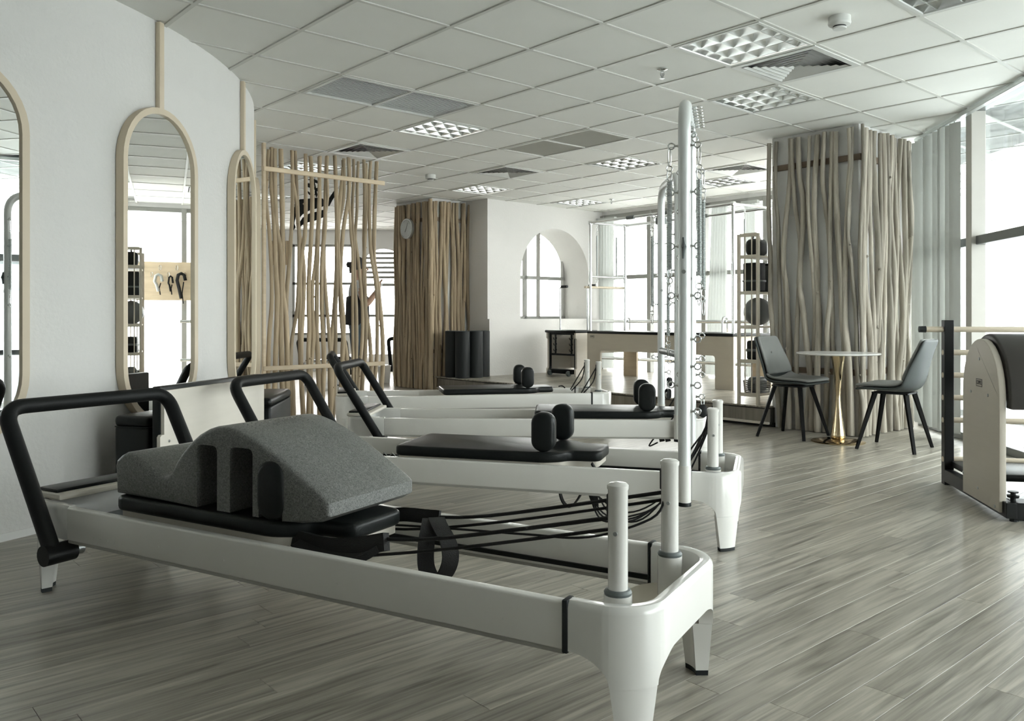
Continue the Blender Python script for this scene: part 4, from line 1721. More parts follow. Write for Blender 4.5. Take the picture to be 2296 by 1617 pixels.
def dining_chair(label, loc, ang):
    t = thing('dining_chair', label, 'chair', (loc[0], loc[1], 0), ang, 'grey upholstered shell chairs')
    me = MB().grid(chair_surface()).mesh('shell')
    o = link('shell', me, M_chair, t, 60)
    md = o.modifiers.new('Solidify', 'SOLIDIFY')
    md.thickness = 0.020
    md.offset = 0.0
    o.modifiers.new('Subsurf', 'SUBSURF').render_levels = 1
    for nm, a, b, off, wf in (('seat_cushion', 0, 7, 0.026, 0.93), ('back_cushion', 7, 14, 0.022, 0.90)):
        me = MB().grid(chair_surface(off, wf, a, b)).mesh(nm)
        o = link(nm, me, M_chair_in, t, 60)
        md = o.modifiers.new('Solidify', 'SOLIDIFY')
        md.thickness = 0.026
        md.offset = 0.0
        s_ = o.modifiers.new('Subsurf', 'SUBSURF')
        s_.render_levels = 2
        s_.levels = 1
    w = MB()
    w.lathe([(0.0, -0.003), (0.010, -0.003), (0.008, 0.003), (0.0, 0.005)], 12, (-0.190, 0.0, 0.70), 'x')
    obj('button', w, M_chair_in, t)
    w = MB()
    w.box((0.0, 0, 0.425), (0.26, 0.24, 0.012))
    obj('seat_plate', w, M_blackm, t)
    for sx in (-1, 1):
        for sy in (-1, 1):
            p0 = Vector((0.11 * sx, 0.10 * sy, 0.425))
            p1 = Vector((0.205 * sx, 0.225 * sy, 0.0))
            w = MB()
            w.tube([p0, p1], [0.021, 0.014], 4)
            # flatten the foot on the floor
            w.v = [(a, b, max(c, 0.0)) for a, b, c in w.v]
            obj('leg', w, M_legs, t, 0)
    return t


dining_chair('grey cushioned chair standing left of the bistro table, back to the shelf rack', (2.355, 6.965), math.atan2(-0.7, 0.7))
dining_chair('grey cushioned chair right of the bistro table, its back to the window blinds', (2.91, 6.32), math.atan2(0.275, -0.31))

# ================================================================== LADDER BARREL
lb = thing('ladder_barrel', 'ladder barrel with pale wood sides, taupe pad and black ladder post', 'exercise barrel', (2.40, 4.095, 0), math.atan2(-0.183, 0.983))
arch = [(0.0, 0.035), (0.0, 0.60)]
for k in range(21):
    a = PI - PI * k / 20
    arch.append((0.255 + 0.255 * math.cos(a) * (1.0), 0.60 + 0.285 * math.sin(a)))
arch += [(0.51, 0.60), (0.51, 0.035)]
for x in (0.0, 0.62):
    w = MB()
    pad_mb(w, arch, 0.0, 0.034, 0.005, lambda a, b, c, x=x: (x + c, a, b))
    sp_ = obj('side_panel', w, M_bply, lb, 40)
    for (yy, zz) in ((0.26, 0.78), (0.14, 0.60), (0.38, 0.60), (0.50, 0.14), (0.28, 0.10), (0.05, 0.055)):
        w = MB()
        w.lathe([(0.0, -0.003), (0.008, -0.003), (0.008, 0.001), (0.0, 0.001)], 10, (x - 0.0005, yy, zz), 'x')
        obj('bolt', w, M_steel, sp_)
rows = []
yc, zc = 0.255, 0.60
sec = [(0.262, 0.0), (0.30, 0.0), (0.302, 0.012), (0.302, 0.57)]
path = [(0.0, 0.54)] + [(0, 0.60)] + []
outer, inner = [], []
for ry, rz, lst in ((0.278, 0.312, outer), (0.225, 0.258, inner)):
    lst.append((yc - ry, 0.545))
    for k in range(25):
        a = PI - PI * k / 24
        lst.append((yc + ry * math.cos(a), zc + rz * math.sin(a)))
    lst.append((yc + ry, 0.545))
w = MB()
pad_mb(w, outer + inner[::-1], 0.040, 0.612, 0.012, lambda a, b, c: (c, a, b))
obj('barrel_pad', w, M_brown, lb, 50)
for x in (0.02, 0.62):
    w = MB()
    w.rbox((x + 0.02, 0.89, 0.49), (0.052, 0.062, 0.98), 0.003, 1)
    obj('ladder_post', w, M_blackm, lb, 30)
    w = MB()
    w.rbox((x + 0.02, 0.435, 0.055), (0.05, 0.97, 0.075), 0.003, 1)
    obj('base_beam', w, M_blackm, lb, 30)
for k, z in enumerate((0.925, 0.787, 0.652, 0.518, 0.384, 0.150)):
    w = MB()
    x0, x1 = (-0.10, 0.80) if k == 0 else (0.012, 0.67)
    w.cyl((x0, 0.89, z), (x1, 0.89, z), 0.0165, 14)
    rg = obj('rung', w, M_wrung, lb)
    if k == 0:
        for s, x in ((-1, x0), (1, x1)):
            w = MB()
            w.lathe([(0.0, -0.022), (0.019, -0.020), (0.020, 0.018), (0.0, 0.020)], 14, (x, 0.89, z), 'x')
            obj('end_cap', w, M_rubber, rg)
w = MB()
w.rbox((0.33, 0.66, 0.125), (0.56, 0.42, 0.04), 0.012, 2)
obj('step_pad', w, M_black, lb)
w = MB()
w.rbox((0.36, 0.02, 0.05), (0.62, 0.12, 0.085), 0.004, 1)
obj('front_beam', w, M_blackm, lb)
w = MB()
w.lathe([(0.012, 0.09), (0.012, 0.105), (0.026, 0.106), (0.028, 0.118), (0.012, 0.121), (0.012, 0.128), (0.024, 0.130), (0.024, 0.137), (0.0, 0.138)], 16, (0.075, 0.03, 0.0))
obj('lock_knob', w, M_blackm, lb)
w = MB()
for y in (-0.02, 0.90):
    for x in (0.06, 0.64):
        w.cyl((x, y, 0.0), (x, y, 0.02), 0.02, 10)
o = obj('floor_glides', w, M_rubber, lb)
o['kind'] = 'stuff'


def badge(parent, txt, mp, w_, h_):
    """printed rectangular maker mark: outline plus small lettering"""
    m = MB()
    t_ = h_ * 0.08
    m.ring([(-w_ / 2, -h_ / 2), (w_ / 2, -h_ / 2), (w_ / 2, h_ / 2), (-w_ / 2, h_ / 2)], [(-w_ / 2 + t_, -h_ / 2 + t_), (w_ / 2 - t_, -h_ / 2 + t_), (w_ / 2 - t_, h_ / 2 - t_), (-w_ / 2 + t_, h_ / 2 - t_)], 0.0, 0.0008, mp)
    obj('badge_outline', m, M_mark, parent, 0)
    cu = bpy.data.curves.new('badge_text', 'FONT')
    cu.body = txt
    cu.size = h_ * 0.78
    cu.extrude = 0.0004
    cu.align_x = 'CENTER'
    cu.align_y = 'CENTER'
    to = bpy.data.objects.new('badge_text_src', cu)
    COL.objects.link(to)
    bpy.context.view_layer.update()
    dg = bpy.context.evaluated_depsgraph_get()
    me = bpy.data.meshes.new_from_object(to.evaluated_get(dg))
    bpy.data.objects.remove(to)
    xs_ = [v.co.x for v in me.vertices]
    sc = (w_ * 0.84) / max(max(xs_) - min(xs_), 1e-4)
    for v in me.vertices:
        v.co = mp(v.co.x * sc, v.co.y, v.co.z + 0.0005)
    me.materials.clear()
    link('badge_text', me, M_mark, parent, 0)


badge(lb, 'COMPLE', lambda a, b, c: (-0.0006 - c, 0.262 - a, 0.655 + b), 0.085, 0.040)

# ================================================================== TRAPEZE TABLE
tt = thing('trapeze_table', 'pale wood trapeze table with chrome canopy frame and black pad', 'trapeze table', (1.0, 11.05, PZ), math.atan2(-.802, .597))
side = [(0.0, 0.0), (0.25, 0.0)] + [(0.25, 0.345), (0.262, 0.365), (0.28, 0.372)] + [(2.11, 0.372), (2.13, 0.365), (2.142, 0.345)] + [(2.142, 0.0), (2.40, 0.0), (2.40, 0.59), (0.0, 0.59)]
for y in (0.0, 0.67):
    w = MB()
    w.prism(side, y, y + 0.03, lambda a, b, c: (a, c, b))
    obj('side_panel', w, M_ply if y == 0 else M_rail_w, tt, 0)
for x in (0.10, 2.28):
    w = MB()
    w.box((x, 0.35, 0.46), (0.03, 0.64, 0.26))
    obj('end_panel', w, M_ply, tt, 0)
w = MB()
w.rbox((1.2, 0.35, 0.607), (2.40, 0.72, 0.034), 0.010, 2)
obj('table_pad', w, M_black, tt)
badge(tt, 'COMPLE', lambda a, b, c: (0.10 + a, -0.0006 - c, 0.55 + b), 0.075, 0.034)
for x in (0.03, 2.37):
    for y in (0.03, 0.67):
        w = MB()
        w.cyl((x, y, 0.62), (x, y, 2.06), 0.017, 12)
        p_ = obj('post', w, M_chrome, tt)
        w = MB()
        w.cyl((x, y, 1.27), (x, y, 1.40), 0.023, 12)
        obj('collar', w, M_chrome, p_)
        w = MB()
        w.rbox((x, y, 2.06), (0.05, 0.05, 0.05), 0.012, 2)
        obj('corner_fitting', w, M_chrome, p_)
for y in (0.03, 0.67):
    w = MB()
    w.cyl((0.03, y, 2.06), (2.37, y, 2.06), 0.017, 12)
    b_ = obj('top_rail', w, M_chrome, tt)
    for x in (0.72, 1.35):
        w = MB()
        w.cyl((x, y, 2.06), (x + 0.12, y, 2.06), 0.025, 12)
        obj('slider', w, M_collar, b_)
for x, z in ((0.03, 2.06), (2.37, 2.06), (0.03, 1.345), (1.10, 2.06)):
    w = MB()
    w.cyl((x, 0.03, z), (x, 0.67, z), 0.015, 12)
    obj('cross_bar', w, M_chrome, tt)
w = MB()
w.rbox((1.0, 0.35, 2.02), (0.12, 0.10, 0.10), 0.02, 2)
obj('trapeze_block', w, M_collar, tt)


def tt_world(x, y, z):
    d = Vector((.597, -.802))
    return Vector((1.0 + d.x * x - d.y * y, 11.05 + d.y * x + d.x * y, PZ + z))


for y, lab in ((0.17, 'slim dark spring hanging at the near left corner of the trapeze table frame'), (0.53, 'slim dark spring hanging at the far left corner of the trapeze table frame')):
    tension_spring(lab, tt_world(0.005, y, 2.04), 0.55, 0.011)
tension_spring('slim spring hanging at the right end of the trapeze table frame', tt_world(2.395, 0.2, 2.04), 0.55, 0.011)
rb = thing('push_bar', 'pale wooden bar hanging level at the left end of the trapeze table frame', 'bar', tuple(tt_world(-0.012, 0.35, 1.205)), math.atan2(-.802, .597))
w = MB()
w.cyl((0, -0.38, 0), (0, 0.38, 0), 0.016, 12)
obj('bar', w, M_wrung, rb)
for s in (-1, 1):
    w = MB()
    w.tube([(0.013 * math.cos(2 * PI * k / 12), s * 0.18, 0.030 + 0.013 * math.sin(2 * PI * k / 12)) for k in range(12)], 0.003, 5, closed=True)
    obj('eyebolt', w, M_chrome, rb)

# ================================================================== PILATES CHAIR BESIDE THE TRAPEZE TABLE
pc = thing('pilates_chair', 'pale wooden exercise chair with black seat, hooks and two handles', 'exercise chair', (0.86, 11.2, PZ), ANG_I)
sp = [(0.0, 0.0), (0.50, 0.0), (0.50, 0.59), (0.0, 0.59), (0.0, 0.52), (0.022, 0.50), (0.022, 0.11), (0.0, 0.09)]
for y in (0.0, 0.545):
    w = MB()
    w.prism(sp, y, y + 0.03, lambda a, b, c: (a, c, b))
    obj('side_panel', w, M_plyw, pc, 0)
w = MB()
w.rbox((0.20, 0.2875, 0.608), (0.44, 0.60, 0.036), 0.010, 2)
obj('seat_pad', w, M_black, pc)
w = MB()
w.box((0.47, 0.2875, 0.33), (0.02, 0.52, 0.50))
obj('back_panel', w, M_plyw, pc, 0)
for y in (0.13, 0.44):
    w = MB()
    w.rbox((0.05, y, 0.44), (0.02, 0.022, 0.29), 0.003, 1)
    h_ = obj('hook_strip', w, M_blackm, pc)
    for z in (0.34, 0.42, 0.50):
        for s in (-1, 1):
            w = MB()
            w.tube([(0.045, y, z), (0.04, y + s * 0.022, z - 0.004), (0.04, y + s * 0.03, z + 0.012), (0.04, y + s * 0.03, z + 0.024)], 0.005, 6)
            obj('hook', w, M_blackm, h_)
for z in (0.575, 0.29):
    w = MB()
    w.rbox((0.05, 0.2875, z), (0.03, 0.52, 0.026), 0.003, 1)
    obj('cross_bar', w, M_blackm, pc)
for y in (0.045, 0.53):
    w = MB()
    w.rbox((0.04, y, 0.30), (0.03, 0.022, 0.58), 0.003, 1)
    obj('upright', w, M_blackm, pc)
w = MB()
w.rbox((0.02, 0.27, 0.06), (0.10, 0.44, 0.06), 0.012, 2)
pd = obj('pedal', w, M_blackm, pc)
for y in (0.10, 0.46):
    w = MB()
    w.lathe([(0.0, -0.02), (0.034, -0.02), (0.038, 0.0), (0.034, 0.02), (0.0, 0.02)], 16, (-0.04, y, 0.038), 'y')
    obj('wheel', w, M_collar, pd)
for y, s in ((0.55, -1), (0.02, -1)):
    w = MB()
    w.tube(corner_path([(0.25, y, 0.59), (0.25, y, 1.22), (0.25, y + s * 0.02, 1.235), (0.25, y + s * 0.04, 1.235)], 0.02, 4), 0.012, 10)
    h_ = obj('handle_pole', w, M_chrome, pc)
    w = MB()
    w.cyl((0.25, y + s * 0.03, 1.235), (0.25, y + s * 0.14, 1.235), 0.019, 12)
    obj('grip', w, M_foam_grip, h_)

# ================================================================== ROLLED MATS IN THE NOOK
ROLL = ['leftmost dark rolled mat standing on the platform beside the clock column', 'second dark rolled mat from the clock column', 'third dark rolled mat from the clock column', 'rightmost dark rolled mat, tucked against the white wall']
for k, (x, y) in enumerate(((-0.80, 11.15), (-0.655, 11.00), (-0.488, 11.12), (-0.40, 11.305))):
    t = thing('rolled_mat', ROLL[k], 'mat', (x, y, PZ), 0.8 * k, 'rolled mats in the nook')
    r_ = 0.098
    w = MB()
    w.lathe([(0.0, 0.0), (r_ - 0.006, 0.0), (r_, 0.006), (r_, 0.614), (r_ - 0.006, 0.62), (0.0, 0.62)], 28)
    obj('roll', w, M_rubber, t, 40)
    w = MB()
    sp_ = []
    for q in range(70):
        a = q * 0.32
        rr = 0.012 + (r_ - 0.022) * q / 70
        sp_.append((rr * math.cos(a), rr * math.sin(a), 0.6215))
    w.tube(sp_, 0.0022, 4)
    obj('spiral_edge', w, M_collar, t)

# ================================================================== CLOCK
ck = thing('wall_clock', 'round pale wall clock on the dark branch clad column', 'clock', (-1.424 - .7506 * .028, 11.64 - .6607 * .028, 2.23), ANG_I)
w = MB()
w.lathe([(0.0, 0.0), (0.135, 0.0), (0.142, -0.008), (0.142, -0.042), (0.136, -0.048), (0.130, -0.046), (0.130, -0.040), (0.0, -0.040)], 36, (0, 0, 0), 'x')
obj('case', w, M_alu, ck, 40)
w = MB()
w.lathe([(0.0, -0.0415), (0.129, -0.0415), (0.129, -0.040), (0.0, -0.040)], 36, (0, 0, 0), 'x')
obj('dial', mat and w, mat('clock_dial', (0.50, 0.52, 0.51), 0.5), ck, 0)
for l_, a_, wd in ((0.06, 215, 0.007), (0.095, 25, 0.004)):
    w = MB()
    a = R(a_)
    c = (-0.0435, -math.sin(a) * l_ * 0.42 * -1 * -1, math.cos(a) * l_ * 0.42)
    w.box(c, (0.0015, wd, l_), Matrix.Rotation(a, 3, 'X'))
    obj('hand', w, M_mark, ck, 0)
w = MB()
for k in range(12):
    a = R(30 * k)
    w.box((-0.0425, math.sin(a) * 0.115, math.cos(a) * 0.115), (0.001, 0.003, 0.012), Matrix.Rotation(-a, 3, 'X'))
o = obj('hour_marks', w, M_collar, ck, 0)
o['kind'] = 'stuff'

# ================================================================== SHELF RACK AND ITS CONTENTS
rp = PL(0.035, 0.10)
rk = thing('shelf_rack', 'narrow pale wooden ladder rack of shelves beside the branch column', 'shelf', (rp.x, rp.y, PZ), ANG_I)
ZR = [0.087, 0.397, 0.715, 1.033, 1.368, 1.57]
for x in (0.0, 0.88):
    for y in (0.014, 0.216):
        w = MB()
        w.rbox((x + 0.014, y, 0.79), (0.028, 0.028, 1.58), 0.003, 1)
        obj('post', w, M_ply, rk)
    for z in ZR:
        w = MB()
        w.rbox((x + 0.014, 0.115, z), (0.022, 0.18, 0.034), 0.003, 1)
        obj('rail', w, M_ply, rk)
    for y in (0.08, 0.15):
        w = MB()
        w.cyl((x + 0.014, y, 0.087), (x + 0.014, y, 1.57), 0.006, 8)
        obj('dowel', w, M_ply, rk)
for z in ZR[:-1]:
    w = MB()
    w.rbox((0.454, 0.115, z), (0.86, 0.20, 0.018), 0.003, 1)
    obj('shelf_board', w, M_ply, rk)


def rk_world(x, y, z):
    p = rp + IU * x + JU * y
    return (p.x, p.y, PZ + z)


def blob(name, label, cat, loc, rz, parts):
    t = thing(name, label, cat, loc, rz)
    for nm, w, m in parts:
        obj(nm, w, m, t, 50)
    return t


w = MB()
pr = [(0.133 * math.sin(PI * k / 14), 0.133 - 0.133 * math.cos(PI * k / 14)) for k in range(15)]
blob('exercise_ball', 'glossy dark grey ball on the middle shelf of the rack', 'ball', rk_world(0.17, 0.115, 0.726), 0, [('ball', w.lathe(pr, 24), M_grey_ball), ('valve', MB().lathe([(0.0, 0.26), (0.008, 0.262), (0.006, 0.268), (0.0, 0.269)], 8), M_black)])
w = MB()
pad_mb(w, rrect(0.20, 0.15, 0.05), 0.0, 0.16, 0.05)
w2_ = MB()
w2_.tube([(-0.07, 0, 0.14), (-0.05, 0, 0.19), (0.05, 0, 0.19), (0.07, 0, 0.14)], 0.007, 6)
blob('gym_bag', 'dark soft bag on the top shelf of the rack', 'bag', rk_world(0.15, 0.115, 1.379), ANG_I, [('bag_body', w, M_rubber), ('handle', w2_, M_black)])
w = MB()
pad_mb(w, rrect(0.13, 0.17, 0.02), 0.0, 0.27, 0.012)
blob('foam_block', 'tall black foam block on the second shelf of the rack', 'block', rk_world(0.11, 0.115, 1.044), ANG_I, [('block', w, M_rubber), ('band', MB().rbox((0, 0, 0.10), (0.135, 0.175, 0.02), 0.003, 1), M_collar)])
w = MB()
w.rbox((0, 0, 0.125), (0.16, 0.17, 0.25), 0.01, 2)
blob('storage_box', 'grey box behind the black foam block on the rack', 'box', rk_world(0.33, 0.115, 1.044), ANG_I, [('box_body', w, M_collar), ('lid', MB().rbox((0, 0, 0.258), (0.17, 0.18, 0.02), 0.006, 2), M_rubber)])
w = MB()
pad_mb(w, rrect(0.14, 0.14, 0.03), 0.0, 0.18, 0.02)
blob('ankle_weight', 'black folded pads on the lower shelf of the rack', 'weights', rk_world(0.14, 0.115, 0.408), ANG_I + 0.2, [('pad', w, M_black), ('strap', MB().rbox((0, 0, 0.09), (0.146, 0.146, 0.03), 0.01, 2), M_collar)])
bk = thing('storage_basket', 'grey woven basket of folded cloths on the bottom shelf of the rack', 'basket', rk_world(0.16, 0.115, 0.098), ANG_I)
w = MB()
for k in range(7):
    z = 0.006 + 0.018 * k
    f_ = 0.9 + 0.1 * k / 6
    w.tube([(a * f_, b * f_, z) for a, b in rrect(0.24, 0.17, 0.03, 3)], 0.004, 5, closed=True)
for k in range(16):
    pl = rrect(0.24, 0.17, 0.03, 3)
    a, b = pl[k % len(pl)]
    w.cyl((a * 0.9, b * 0.9, 0.0), (a, b, 0.118), 0.0035, 5)
w.box((0, 0, 0.004), (0.2, 0.14, 0.004))
o = obj('weave', w, M_basket, bk)
o['kind'] = 'stuff'
w = MB()
pad_mb(w, rrect(0.19, 0.12, 0.04), 0.008, 0.15, 0.04)
obj('cloth', w, M_collar, bk, 50)

# ================================================================== BARRE RAILS, CURTAINS, BLINDS
br = thing('barre_rail', 'double chrome barre rail standing in front of the back windows', 'rail', (BW0.x, BW0.y, PZ), AB)
for z in (0.745, 0.20):
    w = MB()
    w.cyl((0.10, -0.42, z), (3.9, -0.42, z), 0.024, 14)
    obj('rail', w, M_chrome, br)
for x in (0.84, 2.5, 3.6):
    w = MB()
    w.tube(corner_path([(x, -0.36, 0.0), (x, -0.36, 0.80), (x, -0.48, 0.80), (x, -0.48, 0.0)], 0.06, 6), 0.018, 12)
    obj('stand', w, M_chrome, br, 60)


def curtain(label, L0, L1, z0, z1, folds, flare=0.0, lean=0.0, off=-0.17):
    t = thing('curtain', label, 'curtain', (BW0.x, BW0.y, 0), AB, 'pale curtains at the back windows')
    rows = []
    for q in range(13):
        f = q / 12
        z = z1 + (z0 - z1) * f
        c = (L0 + L1) / 2 + lean * f
        hw = (L1 - L0) / 2 * (1 + flare * f)
        rows.append([(c - hw + 2 * hw * k / (folds * 8), off + 0.03 * math.sin(2 * PI * k / 8) * (0.6 + 0.4 * f), z) for k in range(folds * 8 + 1)])
    obj('cloth', MB().grid(rows), M_curtain, t, 80)
    w = MB()
    w.box(((L0 + L1) / 2, off, z1 + 0.02), (L1 - L0 + 0.06, 0.06, 0.04))
    obj('heading', w, M_curtain, t, 0)
    return t


curtain('narrow pale curtain at the corner of white wall and back windows', 0.06, 0.36, 0.22, 2.47, 5)
curtain('pale curtain gathered and flaring downwards left of the shelf rack', 2.12, 2.36, 0.22, 2.47, 6, 0.45, -0.05)
curtain('pale gathered curtain mostly hidden behind the shelf rack', 2.62, 2.80, 0.22, 2.47, 4)

# vertical blind gathered beside the right column
TRK = lambda y: 3.45 + 0.107 * (y - 5.6)
bl = thing('vertical_blind', 'grey vertical fabric blind gathered beside the right branch column', 'blind', (TRK(7.5), 7.5, 0), RA)
w = MB()
w.rbox((3.15, 0.0, 2.592), (6.3, 0.05, 0.034), 0.004, 1)
obj('head_track', w, M_alu, bl)
rb_ = random.Random(5)
for k in range(11):
    x = 0.03 + 0.078 * k + (0.03 if k in (3, 7) else 0)
    a = R(rb_.uniform(58, 82)) if k < 9 else R(70 - 4 * k)
    w = MB()
    w.grid([[(-0.052, 0.003, z), (-0.02, -0.003, z), (0.02, -0.003, z), (0.052, 0.003, z)] for z in (0.06, 1.3, 2.565)])
    s_ = obj('slat', w, M_slat, bl, 60, (x, 0.0, 0.0), a)
    w = MB()
    w.box((0, 0, 2.57), (0.012, 0.006, 0.02))
    obj('carrier', w, M_alu, s_, 0)

# ================================================================== BOARD OF STRAPS ON THE WINDOW BEHIND THE COLUMN
sb = thing('strap_board', 'wooden board with carabiners and straps, seen only in the mirror', 'board', (BW0.x, BW0.y, 0), AB)
w = MB()
w.rbox((3.92, -0.14, 1.51), (1.10, 0.025, 0.55), 0.004, 1)
obj('board', w, M_rail_w, sb)
for k in range(9):
    x = 3.5 + 0.11 * k
    w = MB()
    w.tube([(x + 0.016 * math.cos(2 * PI * q / 12), -0.165, 1.70 - 0.10 * (k % 2) + 0.035 * math.sin(2 * PI * q / 12)) for q in range(12)], 0.004, 5, closed=True)
    obj('carabiner', w, M_chrome, sb)


def hang(label, x, z, ln, wd, m, cat='strap'):
    p = BW0 + BWD * x
    n = Vector((-0.7506, -0.661))
    t = thing('hanging_strap', label, cat, (p.x + n.x * 0.225, p.y + n.y * 0.225, z), AB, 'straps hung on the board')
    w = MB()
    w.tube([(-wd, 0, -0.10), (-wd * 0.7, 0, -0.02), (0, 0, 0.0), (wd * 0.7, 0, -0.02), (wd, 0, -0.10), (wd * 0.5, 0, -ln * 0.6), (0.0, 0, -ln)], wd * 0.42, 8)
    obj('loop', w, m, t, 60)
    w = MB()
    w.tube([(-wd * 0.6, 0.01, -0.12), (-wd * 0.2, 0.01, -ln * 0.8), (-wd * 0.5, 0.01, -ln * 1.2)], 0.008, 6)
    obj('tail', w, M_rope, t, 60)


hang('pale padded strap loop hung on the board reflected in the mirror', 4.18, 1.60, 0.24, 0.05, M_slat)
hang('black strap bundle hung on the board reflected in the mirror', 3.88, 1.62, 0.36, 0.055, M_rope)
hang('small black strap at the middle of the board reflected in the mirror', 4.02, 1.58, 0.22, 0.03, M_rope)

# ================================================================== BEYOND THE SCREEN
def pane_shape(pts):
    k = 9.4 / 1862.8
    return [((560 + x / 6.22 - 1148) * k, (710.5 - (300 + y / 6.22)) * k + 1.0) for x, y in pts]


sg = thing('hanging_sign', 'black cut-out figure emblem hanging behind the branch screen', 'sign', (-2.2, 9.4, 2.2), 0)
shapes = [[(625, 985), (700, 915), (960, 893), (1020, 905), (1065, 1000), (1000, 1022), (830, 1072), (735, 1125), (690, 1180), (630, 1150)],
          [(690, 1245), (740, 1170), (830, 1112), (960, 1080), (1080, 1045), (1065, 1150), (900, 1215), (770, 1245), (712, 1290), (697, 1385), (675, 1330)],
          [(1060, 1010), (1105, 900), (1180, 790), (1240, 745), (1215, 830), (1150, 930), (1110, 1010)],
          [(565, 1130), (600, 1060), (640, 1000), (650, 1120), (620, 1250), (640, 1300), (612, 1350), (600, 1240)],
          [(800, 640), (880, 625), (940, 650), (968, 700), (930, 690), (860, 655)],
          [(760, 700), (830, 690), (930, 760), (970, 740), (965, 820), (900, 780), (800, 740)],
          [(780, 775), (850, 830), (930, 850), (900, 860), (830, 855)]]
for s in shapes:
    w = MB()
    w.prism([(a + 2.2, b - 2.2) for a, b in pane_shape(s)], -0.006, 0.006, lambda a, b, c: (a, c, b))
    obj('figure_piece', w, M_blackm, sg, 0)
w = MB()
w.prism([(a + 2.2, b - 2.2) for a, b in pane_shape([(930, 900), (945, 850), (900, 640), (890, 640), (915, 850)])], -0.003, 0.003, lambda a, b, c: (a, c, b))
w.cyl((-0.03, 0, 0.10), (-0.03, 0, 0.415), 0.003, 6)
w.cyl((0.10, 0, 0.0), (0.10, 0, 0.415), 0.003, 6)
o = obj('hanger', w, M_blackm, sg, 0)
o['kind'] = 'stuff'

wp = thing('slatted_panel', 'small brown slatted wood panel high on the far white wall', 'panel', (-4.32, 15.47, 2.19))
for k in range(5):
    w = MB()
    w.rbox((-0.14 + 0.07 * k, -0.012, 0), (0.06, 0.024, 0.45), 0.004, 1)
    obj('slat', w, M_stick, wp)
bn = thing('waste_bin', 'small white bin on the floor between the screen and the clock column', 'bin', (-1.93, 12.55, 0))
w = MB()
w.lathe([(0.0, 0.0), (0.085, 0.0), (0.10, 0.25), (0.095, 0.25), (0.082, 0.01), (0.0, 0.01)], 20)
obj('bin_body', w, M_white2, bn)
w = MB()
w.lathe([(0.102, 0.245), (0.104, 0.262), (0.07, 0.275), (0.0, 0.277)], 20)
obj('lid', w, M_white2, bn)


